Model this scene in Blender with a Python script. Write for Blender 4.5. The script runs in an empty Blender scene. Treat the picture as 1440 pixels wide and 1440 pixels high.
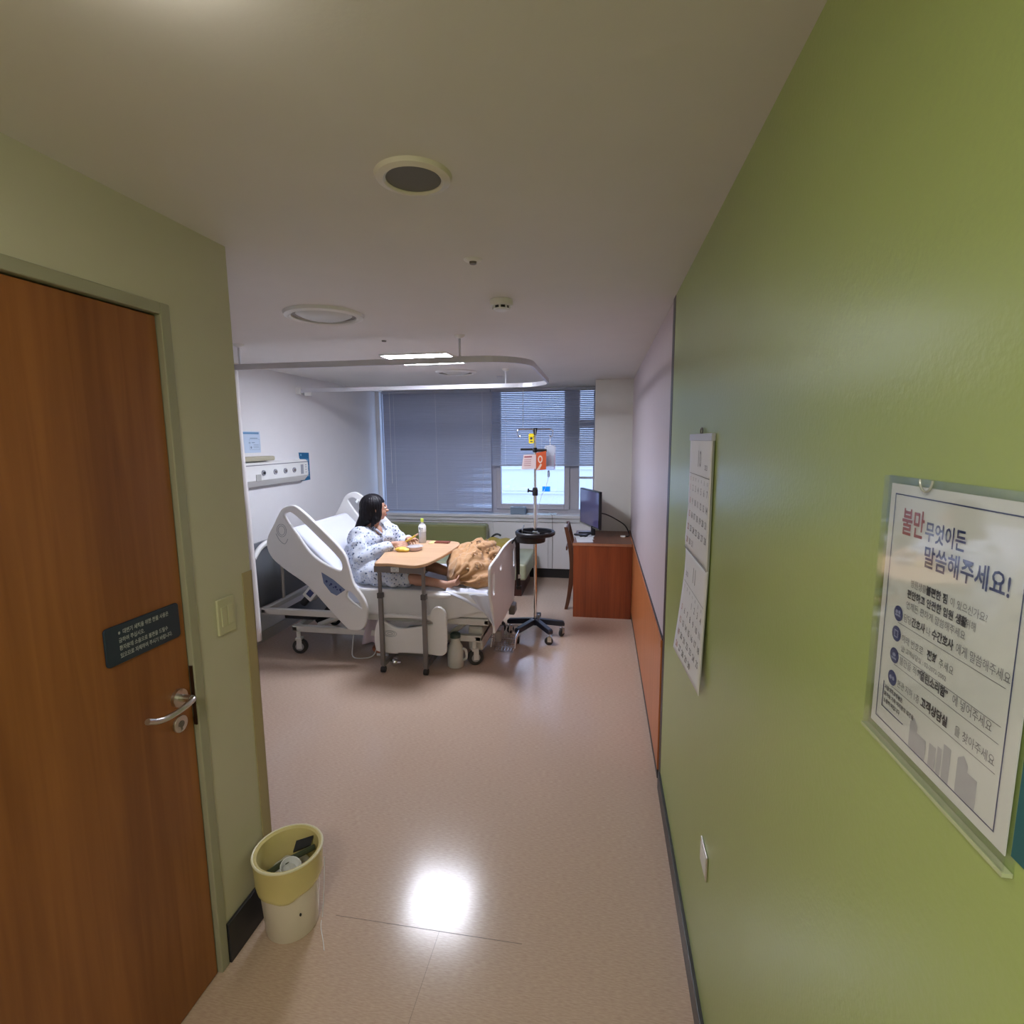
import bpy, bmesh, math, random
from mathutils import Vector, Matrix, Quaternion, noise
random.seed(7)
D = bpy.data
S = bpy.context.scene
COL = S.collection
PI = math.pi
XL, XR, CH = -1.221, 0.3126, 2.379      # corridor walls, ceiling height
XB, YW = -2.93, 6.60                    # wall at the bed head, window wall

# ------------------------------------------------------------------ camera
cam = D.objects.new('camera', D.cameras.new('camera')); COL.objects.link(cam)
cam.data.sensor_width = 36; cam.data.sensor_fit = 'HORIZONTAL'
cam.data.lens = 36 * 739.7 / 1440; cam.data.clip_start = 0.02
yaw, pitch, roll = .1695, .1368, .0075
fwd = Vector((-math.sin(yaw) * math.cos(pitch), math.cos(yaw) * math.cos(pitch), -math.sin(pitch)))
r0 = Vector((math.cos(yaw), math.sin(yaw), 0)); d0 = fwd.cross(r0)
rt = math.cos(roll) * r0 + math.sin(roll) * d0; dn = -math.sin(roll) * r0 + math.cos(roll) * d0
cam.matrix_world = Matrix(((rt.x, -dn.x, -fwd.x, 0), (rt.y, -dn.y, -fwd.y, 0), (rt.z, -dn.z, -fwd.z, 1.75), (0, 0, 0, 1)))
S.camera = cam
# ------------------------------------------------------------------ exposure
S.view_settings.view_transform = 'Standard'; S.view_settings.look = 'None'
S.view_settings.exposure = 1.05; S.view_settings.gamma = 1; S.view_settings.use_curve_mapping = False
# ------------------------------------------------------------------ world (overcast daylight) and lamps
W = D.worlds.new('world'); S.world = W; W.use_nodes = True
bg = W.node_tree.nodes['Background']; bg.inputs[0].default_value = (.50, .68, 1.0, 1); bg.inputs[1].default_value = 2.6
def area(name, loc, size, sy, power, color, rot=(0, 0, 0), portal=False, shape='RECTANGLE'):
    l = D.lights.new(name, 'AREA'); l.shape = shape; l.size = size; l.size_y = sy; l.energy = power; l.color = color
    o = D.objects.new(name, l); COL.objects.link(o); o.location = loc; o.rotation_euler = rot
    if portal: l.cycles.is_portal = True
    return o
area('window_portal', (-1.49, 6.78, 1.6), 2.9, 1.6, 1, (1, 1, 1), (-PI / 2, 0, 0), True)
PANEL_STRENGTH = 30.0
area('entrance_lamp', (-.45, -.55, 2.30), .5, .5, 11, (1.0, .95, .84), shape='DISK')

# ------------------------------------------------------------------ materials
MC = {}
def mat(name, col, rough=.5, metal=0, bump=0, bscale=200, var=0, vscale=6, spec=.5, emit=None, estr=0, trans=0, alpha=1, stretch=None, coat=0, sheen=0, sub=0):
    if name in MC: return MC[name]
    m = D.materials.new(name); m.use_nodes = True; nt = m.node_tree; N = nt.nodes; L = nt.links
    b = N['Principled BSDF']
    b.inputs['Base Color'].default_value = (*col, 1); b.inputs['Roughness'].default_value = rough
    b.inputs['Metallic'].default_value = metal; b.inputs['Specular IOR Level'].default_value = spec
    b.inputs['Transmission Weight'].default_value = trans; b.inputs['Alpha'].default_value = alpha
    b.inputs['Coat Weight'].default_value = coat; b.inputs['Sheen Weight'].default_value = sheen
    b.inputs['Subsurface Weight'].default_value = sub
    if emit: b.inputs['Emission Color'].default_value = (*emit, 1); b.inputs['Emission Strength'].default_value = estr
    tc = N.new('ShaderNodeTexCoord'); mp = N.new('ShaderNodeMapping'); L.new(tc.outputs['Object'], mp.inputs[0])
    if stretch: mp.inputs['Scale'].default_value = stretch
    nz = N.new('ShaderNodeTexNoise'); nz.inputs['Scale'].default_value = vscale; nz.inputs['Detail'].default_value = 5
    L.new(mp.outputs[0], nz.inputs['Vector'])
    mx = N.new('ShaderNodeMix'); mx.data_type = 'RGBA'
    v = var if var else .03
    mx.inputs[6].default_value = (*[max(0, c * (1 - v)) for c in col], 1); mx.inputs[7].default_value = (*[min(1, c * (1 + v)) for c in col], 1)
    L.new(nz.outputs['Fac'], mx.inputs[0]); L.new(mx.outputs[2], b.inputs['Base Color'])
    if bump:
        n2 = N.new('ShaderNodeTexNoise'); n2.inputs['Scale'].default_value = bscale; n2.inputs['Detail'].default_value = 2
        L.new(tc.outputs['Object'], n2.inputs['Vector'])
        bp = N.new('ShaderNodeBump'); bp.inputs['Strength'].default_value = bump; bp.inputs['Distance'].default_value = .004
        L.new(n2.outputs['Fac'], bp.inputs['Height']); L.new(bp.outputs[0], b.inputs['Normal'])
    MC[name] = m; return m
def wood(name, c1, c2, scale=(60, 60, 2.2), rough=.35, spec=.5):
    m = mat(name, c1, rough, spec=spec); nt = m.node_tree; N = nt.nodes; L = nt.links
    mx = [n for n in N if n.type == 'MIX'][0]; nz = [n for n in N if n.type == 'TEX_NOISE'][0]; mp = [n for n in N if n.type == 'MAPPING'][0]
    mp.inputs['Scale'].default_value = scale; nz.inputs['Scale'].default_value = 1; nz.inputs['Detail'].default_value = 7; nz.inputs['Distortion'].default_value = .6
    n2 = N.new('ShaderNodeTexNoise'); n2.inputs['Scale'].default_value = .16; n2.inputs['Detail'].default_value = 2; L.new(mp.outputs[0], n2.inputs['Vector'])
    ad = N.new('ShaderNodeMath'); ad.operation = 'ADD'; L.new(nz.outputs['Fac'], ad.inputs[0]); L.new(n2.outputs['Fac'], ad.inputs[1])
    mr = N.new('ShaderNodeMapRange'); mr.inputs[1].default_value = .7; mr.inputs[2].default_value = 1.3; L.new(ad.outputs[0], mr.inputs[0])
    for l in list(L):
        if l.to_node == mx and l.to_socket == mx.inputs[0]: L.remove(l)
    L.new(mr.outputs[0], mx.inputs[0]); mx.inputs[6].default_value = (*c1, 1); mx.inputs[7].default_value = (*c2, 1)
    return m
def thin_glass(name, tint=(.9, .95, 1), refl=.08, rough=.02, graze=.7):
    m = D.materials.new(name); m.use_nodes = True; nt = m.node_tree; N = nt.nodes; L = nt.links
    for n in list(N): N.remove(n)
    o = N.new('ShaderNodeOutputMaterial'); t = N.new('ShaderNodeBsdfTransparent'); g = N.new('ShaderNodeBsdfGlossy'); x = N.new('ShaderNodeMixShader')
    t.inputs[0].default_value = (*tint, 1); g.inputs['Roughness'].default_value = rough
    fr = N.new('ShaderNodeLayerWeight'); fr.inputs[0].default_value = .25
    mr = N.new('ShaderNodeMapRange'); mr.inputs[3].default_value = refl; mr.inputs[4].default_value = graze; L.new(fr.outputs['Facing'], mr.inputs[0])
    L.new(mr.outputs[0], x.inputs[0]); L.new(t.outputs[0], x.inputs[1]); L.new(g.outputs[0], x.inputs[2]); L.new(x.outputs[0], o.inputs[0])
    MC[name] = m; return m
M_ceil = mat('ceiling_paint', (.72, .70, .68), .6, bump=.05, bscale=120)
M_cream = mat('cream_wall_paint', (.56, .54, .41), .5, bump=.06, bscale=160)
M_white_wall = mat('white_wallpaper', (.80, .785, .80), .55, bump=.04, bscale=160)
M_pillar = mat('pillar_paint', (.74, .73, .68), .55)
M_green = mat('green_satin_paint', (.36, .45, .145), .30, bump=.10, bscale=110, var=.03, spec=.5)
M_mauve = mat('mauve_wall_panel', (.60, .52, .54), .42, var=.05, vscale=1, stretch=(40, 40, 1))
M_base = mat('dark_baseboard', (.022, .022, .028), .45)
M_base2 = mat('grey_baseboard', (.05, .05, .052), .4)
M_wain = wood('wainscot_wood', (.50, .155, .045), (.62, .22, .07))
M_door = wood('door_wood', (.20, .065, .017), (.34, .125, .034), (30, 30, 1.4), .38)
M_desk = wood('red_brown_wood', (.20, .038, .012), (.34, .075, .022), (40, 40, 1.6), .3)
M_desktop = wood('desk_top_wood', (.14, .055, .03), (.23, .09, .045), (40, 3, 40), .3)
M_chairwood = wood('chair_wood', (.09, .028, .014), (.15, .05, .022))
M_table = wood('light_maple', (.56, .34, .19), (.66, .43, .26), (3, 40, 40), .35)
M_frame = mat('door_frame_paint', (.36, .35, .255), .4)
M_guard = mat('corner_guard_beige', (.40, .33, .175), .45)
M_white = mat('white_plastic', (.78, .78, .76), .35)
M_bedp = mat('bed_plastic', (.80, .79, .78), .4)
M_bedf = mat('bed_frame_paint', (.64, .62, .58), .4)
M_sheet = mat('white_sheet', (.68, .70, .80), .85, bump=.25, bscale=18, sheen=.3)
M_mattside = mat('mattress_side_cover', (.75, .74, .74), .7)
M_black = mat('black_plastic', (.012, .012, .015), .4)
M_rubber = mat('dark_rubber', (.035, .035, .035), .6)
M_chrome = mat('chrome', (.82, .82, .84), .16, 1)
M_steel = mat('brushed_steel', (.62, .60, .57), .3, 1)
M_gmetal = mat('grey_taupe_metal', (.20, .18, .17), .38, .3)
M_rail = mat('aluminium_rail', (.62, .62, .66), .35, .2)
M_blind = mat('blind_slat', (.42, .45, .55), .4, spec=.5)
M_winf = mat('window_frame', (.50, .48, .52), .4)
M_winside = mat('window_frame_dark', (.15, .18, .26), .5)
M_sofa = mat('olive_vinyl', (.23, .23, .095), .35, bump=.1, bscale=60, coat=.1)
M_sofas = mat('pale_olive_vinyl', (.40, .42, .27), .35, bump=.1, bscale=60)
M_cab = mat('radiator_cover', (.78, .76, .77), .4)
M_sill = mat('sill_stone', (.68, .68, .70), .25)
M_blue = mat('poster_blue', (.015, .14, .30), .4)
M_paper = mat('paper', (.78, .79, .80), .55)
M_poster = mat('poster_paper', (.84, .84, .82), .5)
M_navy = mat('navy_ink', (.03, .045, .16), .5)
M_red = mat('red_ink', (.42, .10, .09), .5)
M_gray_ink = mat('grey_ink', (.20, .20, .22), .5)
M_pale_ink = mat('pale_ink', (.48, .48, .50), .5)
M_black_ink = mat('black_ink', (.05, .05, .06), .5)
M_red_ink2 = mat('pink_ink', (.50, .22, .22), .5)
M_white_ink = mat('white_ink', (.42, .46, .48), .5)
M_sign = mat('sign_navy', (.014, .03, .055), .4)
M_skin = mat('skin', (.50, .27, .19), .5, sub=.0, var=.08, vscale=20)
M_hair = mat('black_hair', (.006, .005, .008), .5, spec=.22, bump=.5, bscale=90, stretch=(1, 1, 1))
M_bag = mat('yellow_liner', (.90, .78, .34), .35, var=.1, alpha=.5)
M_bin = mat('bin_plastic', (.82, .75, .66), .4)
M_yellow = mat('yellow_wrapper', (.75, .52, .08), .4)
M_brownp = mat('reddish_brown', (.20, .05, .03), .4)
M_clear = thin_glass('clear_film', (.97, .985, .99), .02, .06, .35)
M_glass = thin_glass('window_glass', (.93, .97, 1), .05)
M_teal = mat('dark_teal', (.02, .11, .13), .5)
M_pinkm = mat('pale_pink', (.70, .42, .36), .5)

# floor: speckled linoleum
M_floor = mat('linoleum', (.47, .36, .285), .17, bump=.012, bscale=35, var=.0, spec=.45)
def _floor():
    nt = M_floor.node_tree; N = nt.nodes; L = nt.links
    mx = [n for n in N if n.type == 'MIX'][0]; nz = [n for n in N if n.type == 'TEX_NOISE'][0]; mp = [n for n in N if n.type == 'MAPPING'][0]
    mp.inputs['Scale'].default_value = (45, 280, 1); nz.inputs['Scale'].default_value = 1; nz.inputs['Detail'].default_value = 4
    mr = N.new('ShaderNodeMapRange'); mr.inputs[1].default_value = .3; mr.inputs[2].default_value = .7; L.new(nz.outputs['Fac'], mr.inputs[0])
    for l in list(L):
        if l.to_node == mx: L.remove(l)
    L.new(mr.outputs[0], mx.inputs[0]); mx.inputs[6].default_value = (.48, .345, .265, 1); mx.inputs[7].default_value = (.60, .455, .36, 1)
_floor()
# gown fabric: white with small navy figures
M_gown = mat('gown_fabric', (.72, .75, .82), .85, bump=.9, bscale=16)
def _gown():
    nt = M_gown.node_tree; N = nt.nodes; L = nt.links; b = N['Principled BSDF']; tc = [n for n in N if n.type == 'TEX_COORD'][0]
    vo = N.new('ShaderNodeTexVoronoi'); vo.inputs['Scale'].default_value = 33; vo.inputs['Randomness'].default_value = .75; L.new(tc.outputs['Object'], vo.inputs['Vector'])
    nz = N.new('ShaderNodeTexNoise'); nz.inputs['Scale'].default_value = 90; L.new(tc.outputs['Object'], nz.inputs['Vector'])
    ad = N.new('ShaderNodeMath'); ad.operation = 'MULTIPLY_ADD'; ad.inputs[1].default_value = .42; L.new(nz.outputs['Fac'], ad.inputs[0]); L.new(vo.outputs['Distance'], ad.inputs[2])
    mr = N.new('ShaderNodeMapRange'); mr.inputs[1].default_value = .42; mr.inputs[2].default_value = .50; L.new(ad.outputs[0], mr.inputs[0])
    mx = N.new('ShaderNodeMix'); mx.data_type = 'RGBA'; mx.inputs[6].default_value = (.10, .13, .22, 1); mx.inputs[7].default_value = (.62, .66, .76, 1)
    L.new(mr.outputs[0], mx.inputs[0])
    v2 = N.new('ShaderNodeTexVoronoi'); v2.inputs['Scale'].default_value = 46; L.new(tc.outputs['Object'], v2.inputs['Vector'])
    m2 = N.new('ShaderNodeMapRange'); m2.inputs[1].default_value = .22; m2.inputs[2].default_value = .34; L.new(v2.outputs['Distance'], m2.inputs[0])
    m3 = N.new('ShaderNodeMix'); m3.data_type = 'RGBA'; m3.blend_type = 'MULTIPLY'; m3.inputs[0].default_value = 1
    m4 = N.new('ShaderNodeMix'); m4.data_type = 'RGBA'; m4.inputs[6].default_value = (.62, .70, .86, 1); m4.inputs[7].default_value = (1, 1, 1, 1); L.new(m2.outputs[0], m4.inputs[0])
    L.new(mx.outputs[2], m3.inputs[6]); L.new(m4.outputs[2], m3.inputs[7]); L.new(m3.outputs[2], b.inputs['Base Color'])
_gown()
M_quilt = mat('tan_quilt', (.50, .27, .115), .7, bump=.3, bscale=30, sheen=.4, var=.08)

# ------------------------------------------------------------------ geometry helpers
def V(*a): return Vector(a)
def link(name, me, m, parent=None, smooth=False, bevel=0, seg=2, ang=40):
    if m:
        for mm in (m if isinstance(m, (list, tuple)) else [m]): me.materials.append(mm)
    if smooth:
        for p in me.polygons: p.use_smooth = True
        me.set_sharp_from_angle(angle=math.radians(ang))
    o = D.objects.new(name, me); COL.objects.link(o)
    if parent:
        o.parent = parent; o.matrix_parent_inverse = parent.matrix_world.inverted() if parent.type != 'EMPTY' else Matrix.Translation(-parent.location)
    if bevel:
        b = o.modifiers.new('bevel', 'BEVEL'); b.width = bevel; b.segments = seg; b.limit_method = 'ANGLE'; b.angle_limit = .7
    return o
def obj(name, bm, m, parent=None, **k):
    bmesh.ops.recalc_face_normals(bm, faces=bm.faces)
    me = D.meshes.new(name); bm.to_mesh(me); bm.free(); return link(name, me, m, parent, **k)
def NB(): return bmesh.new()
def box(bm, x0, x1, y0, y1, z0, z1, M=None):
    vs = [bm.verts.new((x, y, z)) for x in (x0, x1) for y in (y0, y1) for z in (z0, z1)]
    for f in ((0, 1, 3, 2), (4, 6, 7, 5), (0, 4, 5, 1), (2, 3, 7, 6), (0, 2, 6, 4), (1, 5, 7, 3)): bm.faces.new([vs[i] for i in f])
    if M: bmesh.ops.transform(bm, matrix=M, verts=vs)
    return bm
def bx(*a, M=None): return box(NB(), *a, M=M)
def basis(d):
    d = Vector(d).normalized(); a = Vector((0, 0, 1)) if abs(d.z) < .9 else Vector((1, 0, 0))
    u = d.cross(a).normalized(); return u, d.cross(u)
def cyl(bm, p0, p1, r0, r1=None, n=16, caps=True):
    p0, p1 = Vector(p0), Vector(p1); r1 = r0 if r1 is None else r1
    u, v = basis(p1 - p0); A = []; B = []
    for i in range(n):
        a = 2 * PI * i / n; w = u * math.cos(a) + v * math.sin(a); A.append(bm.verts.new(p0 + w * r0)); B.append(bm.verts.new(p1 + w * r1))
    for i in range(n): bm.faces.new((A[i], A[(i + 1) % n], B[(i + 1) % n], B[i]))
    if caps: bm.faces.new(A[::-1]); bm.faces.new(B)
    return bm
def cy(*a, **k): return cyl(NB(), *a, **k)
def tube(bm, pts, r, n=8, closed=False, radii=None):
    pts = [Vector(p) for p in pts]; K = len(pts); rings = []
    t0 = (pts[1] - pts[0]).normalized(); u, v = basis(t0)
    for i, p in enumerate(pts):
        if closed: t = (pts[(i + 1) % K] - pts[i - 1]).normalized()
        else: t = (pts[min(i + 1, K - 1)] - pts[max(i - 1, 0)]).normalized()
        u = (u - t * u.dot(t)).normalized(); v = t.cross(u); rr = radii[i] if radii else r
        rings.append([bm.verts.new(p + (u * math.cos(2 * PI * k / n) + v * math.sin(2 * PI * k / n)) * rr) for k in range(n)])
    for i in range(K if closed else K - 1):
        A, B = rings[i], rings[(i + 1) % K]
        for k in range(n): bm.faces.new((A[k], A[(k + 1) % n], B[(k + 1) % n], B[k]))
    if not closed: bm.faces.new(rings[0][::-1]); bm.faces.new(rings[-1])
    return bm
def tb(*a, **k): return tube(NB(), *a, **k)
def spline(pts, sub=6, closed=False):
    P = [Vector(p) for p in pts]; K = len(P); out = []
    for i in range(K if closed else K - 1):
        if closed: a, b, c, d = P[i - 1], P[i], P[(i + 1) % K], P[(i + 2) % K]
        else: a, b, c, d = P[max(i - 1, 0)], P[i], P[i + 1], P[min(i + 2, K - 1)]
        for s in range(sub):
            t = s / sub; out.append(.5 * ((2 * b) + (c - a) * t + (2 * a - 5 * b + 4 * c - d) * t * t + (3 * b - a - 3 * c + d) * t ** 3))
    if not closed: out.append(P[-1])
    return out
def lathe(bm, prof, c, n=32, axis=(0, 0, 1)):
    c = Vector(c); ax = Vector(axis).normalized(); u, v = basis(ax); rings = []
    for r, z in prof: rings.append([bm.verts.new(c + ax * z + (u * math.cos(2 * PI * k / n) + v * math.sin(2 * PI * k / n)) * max(r, 1e-5)) for k in range(n)])
    for A, B in zip(rings, rings[1:]):
        for k in range(n): bm.faces.new((A[k], A[(k + 1) % n], B[(k + 1) % n], B[k]))
    if prof[0][0] > 1e-4 and prof[0] != prof[-1]: pass
    bmesh.ops.remove_doubles(bm, verts=bm.verts, dist=1e-5)
    return bm
def la(*a, **k): return lathe(NB(), *a, **k)
def ell(bm, c, r, n=16, M=None):
    T = Matrix.Translation(Vector(c)) @ (M.to_4x4() if M else Matrix()) @ Matrix.Diagonal((*r, 1))
    bmesh.ops.create_uvsphere(bm, u_segments=n, v_segments=max(6, n * 2 // 3), radius=1, matrix=T); return bm
def cap(bm, p0, p1, r0, r1=None, n=12):
    r1 = r0 if r1 is None else r1
    cyl(bm, p0, p1, r0, r1, n); ell(bm, p0, (r0,) * 3, n); ell(bm, p1, (r1,) * 3, n); return bm
def evalmesh(o):
    dg = bpy.context.evaluated_depsgraph_get(); me = D.meshes.new_from_object(o.evaluated_get(dg)); D.objects.remove(o); return me
def blob(bm, voxel=.012, smooth=6, fac=.5):
    me = D.meshes.new('t'); bmesh.ops.recalc_face_normals(bm, faces=bm.faces); bm.to_mesh(me); bm.free()
    o = D.objects.new('t', me); COL.objects.link(o)
    r = o.modifiers.new('r', 'REMESH'); r.mode = 'VOXEL'; r.voxel_size = voxel
    if smooth: s = o.modifiers.new('s', 'SMOOTH'); s.factor = fac; s.iterations = smooth
    bpy.context.view_layer.update(); m2 = evalmesh(o); D.meshes.remove(me)
    for p in m2.polygons: p.use_smooth = True
    return m2
def wrinkle(me, amp, scale, seed=0, amp2=0, scale2=30, fn=None):
    me.update(); nm = [v.normal.copy() for v in me.vertices]
    for v, n in zip(me.vertices, nm):
        p = v.co; d = amp * (noise.noise(p * scale + Vector((seed, 0, 0))))
        if amp2: d += amp2 * (1 - abs(noise.noise(p * scale2 + Vector((0, seed, 0)))) * 3)
        if fn: d *= fn(p)
        v.co = p + n * d
    me.update()
FACE = {'-x': (V(0, -1, 0), V(0, 0, 1), V(-1, 0, 0)), '+x': (V(0, 1, 0), V(0, 0, 1), V(1, 0, 0)), '-y': (V(1, 0, 0), V(0, 0, 1), V(0, -1, 0)), '+z': (V(1, 0, 0), V(0, 1, 0), V(0, 0, 1))}
def frame(origin, face):
    ux, uy, un = FACE[face] if isinstance(face, str) else face
    o = Vector(origin); return Matrix(((ux.x, uy.x, un.x, o.x), (ux.y, uy.y, un.y, o.y), (ux.z, uy.z, un.z, o.z), (0, 0, 0, 1)))
def text(bm, s, x, y, size, M, align='LEFT', off=.0, bold=0.0, sx=1.0, z=.0008):
    cu = D.curves.new('t', 'FONT'); cu.body = s; cu.size = size; cu.align_x = align; cu.offset = bold; cu.resolution_u = 2; cu.fill_mode = 'FRONT'
    o = D.objects.new('t', cu); COL.objects.link(o); me = evalmesh(o)
    me.transform(M @ Matrix.Translation((x, y, z)) @ Matrix.Diagonal((sx, 1, 1, 1))); bm.from_mesh(me); D.meshes.remove(me); return bm
def flat(bm, pts, M, z=.0006):
    bm.faces.new([bm.verts.new(M @ Vector((x, y, z))) for x, y in pts]); return bm
def rect(bm, x0, y0, x1, y1, M, z=.0006): return flat(bm, [(x0, y0), (x1, y0), (x1, y1), (x0, y1)], M, z)
def outline(bm, x0, y0, x1, y1, t, M, z=.0006):
    rect(bm, x0, y0, x1, y0 + t, M, z); rect(bm, x0, y1 - t, x1, y1, M, z); rect(bm, x0, y0 + t, x0 + t, y1 - t, M, z); rect(bm, x1 - t, y0 + t, x1, y1 - t, M, z)
def disc(bm, x, y, r, M, z=.0006, n=24, ry=None): return flat(bm, [(x + r * math.cos(2 * PI * k / n), y + (ry or r) * math.sin(2 * PI * k / n)) for k in range(n)], M, z)
def shape(loops, M, thick, bev=.004, smooth_pts=True, res=4):
    """2D outline with holes -> solid bevelled plate"""
    cu = D.curves.new('t', 'CURVE'); cu.dimensions = '2D'; cu.fill_mode = 'BOTH'; cu.extrude = thick / 2 - bev; cu.bevel_depth = bev; cu.offset = -bev; cu.bevel_resolution = 2
    for lp in loops:
        P = spline([(x, y, 0) for x, y in lp], res, True) if smooth_pts else [Vector((x, y, 0)) for x, y in lp]
        sp = cu.splines.new('POLY'); sp.points.add(len(P) - 1); sp.use_cyclic_u = True
        for q, p in zip(sp.points, P): q.co = (p.x, p.y, 0, 1)
    o = D.objects.new('t', cu); COL.objects.link(o); bpy.context.view_layer.update(); me = evalmesh(o); me.transform(M); return me
def rrect(x0, y0, x1, y1, r, n=5):
    out = []
    for cx, cy_, a in ((x1 - r, y1 - r, 0), (x0 + r, y1 - r, 90), (x0 + r, y0 + r, 180), (x1 - r, y0 + r, 270)):
        for i in range(n + 1): t = math.radians(a + 90 * i / n); out.append((cx + r * math.cos(t), cy_ + r * math.sin(t)))
    return out
def prism(bm, pts, M, t):
    A = [bm.verts.new(M @ Vector((x, y, 0))) for x, y in pts]; B = [bm.verts.new(M @ Vector((x, y, t))) for x, y in pts]; n = len(pts)
    bm.faces.new(A[::-1]); bm.faces.new(B)
    for i in range(n): bm.faces.new((A[i], A[(i + 1) % n], B[(i + 1) % n], B[i]))
    return bm
def grid(bm, nx, ny, fn):
    g = [[bm.verts.new(fn(i / nx, j / ny)) for j in range(ny + 1)] for i in range(nx + 1)]
    for i in range(nx):
        for j in range(ny): bm.faces.new((g[i][j], g[i + 1][j], g[i + 1][j + 1], g[i][j + 1]))
    return bm
def thing(name, label, cat, loc, group=None):
    o = D.objects.new(name, None); COL.objects.link(o); o.location = loc; o.empty_display_size = .05; return tag(o, label, cat, group)
def tag(o, label, cat, group=None):
    o['label'] = label; o['category'] = cat
    if group: o['group'] = group
    return o
def st(o): o['kind'] = 'structure'; return o
def wall(name, m, *b, **k): return st(obj(name, bx(*b), m, **k))

# ================================================================== THE ROOM
wall('floor', M_floor, XB - .1, XR + .2, -1.6, YW + .35, -.1, 0)
wall('ceiling', M_ceil, XB - .1, XR + .2, -1.6, YW + .35, CH, CH + .1)
wall('wall_right', M_green, XR, XR + .15, -1.6, 2.525, 0, CH)
wall('wall_right_far', M_mauve, XR + .004, XR + .15, 2.60, YW + .3, 0, CH)
wall('trim_1', mat('dark_reveal', (.045, .035, .04), .4), XR - .001, XR + .15, 2.525, 2.60, 0, CH)
bm = bx(XR - .008, XR + .004, 2.601, 5.82, .055, .715); wn = st(obj('trim_2', bm, M_wain))
bm = bx(XR - .010, XR + .004, 2.601, 5.82, .715, .752); st(obj('trim_3', bm, M_wain))
bm = bx(XR - .004, XR + .006, 2.601, 5.82, .752, .76); st(obj('trim_4', bm, M_base))
wall('baseboard_right', M_base2, XR - .012, XR + .002, -1.6, 2.53, 0, .09, bevel=.002)
wall('baseboard_right_far', M_base, XR - .006, XR + .003, 2.61, 5.75, 0, .052)
# left corridor wall with door opening y .42..1.375
YD0, YD1, YC = .42, 1.372, 1.633
bm = NB()
box(bm, XL - .12, XL, YD1, YC, 0, CH); box(bm, XL - .12, XL, YD0 - .03, YD1, 2.135, CH); box(bm, XL - .12, XL, -1.6, YD0 - .03, 0, CH)
st(obj('wall_left', bm, M_cream))
wall('wall_left_return', M_white_wall, XB, XL - .12, YC - .12, YC, 0, CH)
wall('wall_left_bed', M_white_wall, XB - .1, XB, -1.6, YW + .3, 0, CH)
wall('wall_back', M_cream, XL - .12, XR + .1, -1.6, -1.5, 0, CH)
wall('baseboard_left', M_base, XL - .0, XL + .012, YD1 + .002, YC, 0, .145, bevel=.002)
wall('baseboard_left_bed', mat('pale_skirting', (.52, .47, .42), .5), XB, XB + .012, YC, 6.45, 0, .09)
# corner guard
bm = NB(); box(bm, XL, XL + .004, YC - .045, YC + .004, .145, 1.30); box(bm, XL - .045, XL + .004, YC, YC + .004, .145, 1.30)
st(obj('trim_5', bm, M_guard, bevel=.001))
# pillar at the far right
wall('wall_pillar', M_pillar, -.08, XR + .05, 5.80, YW + .3, 0, CH, bevel=.006)
# window wall around the opening
bm = NB(); box(bm, XB - .1, -2.875, YW, YW + .22, 0, CH); box(bm, -2.875, -.08, YW + .02, YW + .22, 0, .80)
st(obj('wall_window', bm, M_white_wall))
# floor seams
Ms = mat('seam_dark', (.16, .12, .10), .5)
bm = NB(); box(bm, -.95, -.25, 1.598, 1.5998, 0, .0004); box(bm, -.551, -.5500, 1.0, 1.598, 0, .0004)
st(obj('trim_6', bm, Ms))
# door
d1 = thing('door_1', 'reddish-brown wooden door with lever handle in the corridor wall', 'door', (XL, .88, 0)); d1['kind'] = 'structure'; del d1['category']
bm = NB(); box(bm, XL - .12, XL + .006, 1.338, YD1, 0, 2.135); box(bm, XL - .12, XL + .006, YD0 - .035, YD0, 0, 2.135); box(bm, XL - .12, XL + .006, YD0, 1.338, 2.103, 2.135)
obj('door_frame', bm, M_frame, d1, bevel=.003)
lf = obj('door_leaf', bx(XL - .052, XL - .010, YD0 + .003, 1.334, .004, 2.098), M_door, d1, bevel=.002)
obj('door_seal', bx(XL - .07, XL - .055, YD0, 1.338, 0, 2.103), M_black, d1)
obj('strike_plate', bx(XL - .009, XL + .0015, 1.3345, 1.3376, .885, 1.075), mat('dark_bronze', (.06, .03, .02), .35, .6), d1)
hx = XL - .010
hd = obj('rose', cyl(cy((hx, 1.284, .998), (hx + .011, 1.284, .998), .027, n=28), (hx + .01, 1.284, .998), (hx + .045, 1.284, .998), .011), M_steel, d1, smooth=True)
pts = spline([(hx + .040, 1.290, .998), (hx + .054, 1.280, .998), (hx + .058, 1.24, .994), (hx + .052, 1.195, .990), (hx + .050, 1.160, .997), (hx + .050, 1.128, 1.013)], 6)
me = evalmesh(link('t', (lambda b: (lambda m: (b.to_mesh(m), b.free(), m)[2])(D.meshes.new('t')))(tb(pts, .0085, 10)), None))
o = link('lever_handle', me, M_steel, d1, smooth=True)
bm = cy((hx, 1.280, .918), (hx + .008, 1.280, .918), .025, n=28)
obj('key_escutcheon', bm, M_steel, d1, smooth=True, bevel=.001)
bm = NB(); cyl(bm, (hx + .007, 1.280, .918), (hx + .010, 1.280, .918), .010); box(bm, hx + .008, hx + .0105, 1.2785, 1.2815, .900, .914)
obj('keyhole_cylinder', bm, M_gmetal, d1)
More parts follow.
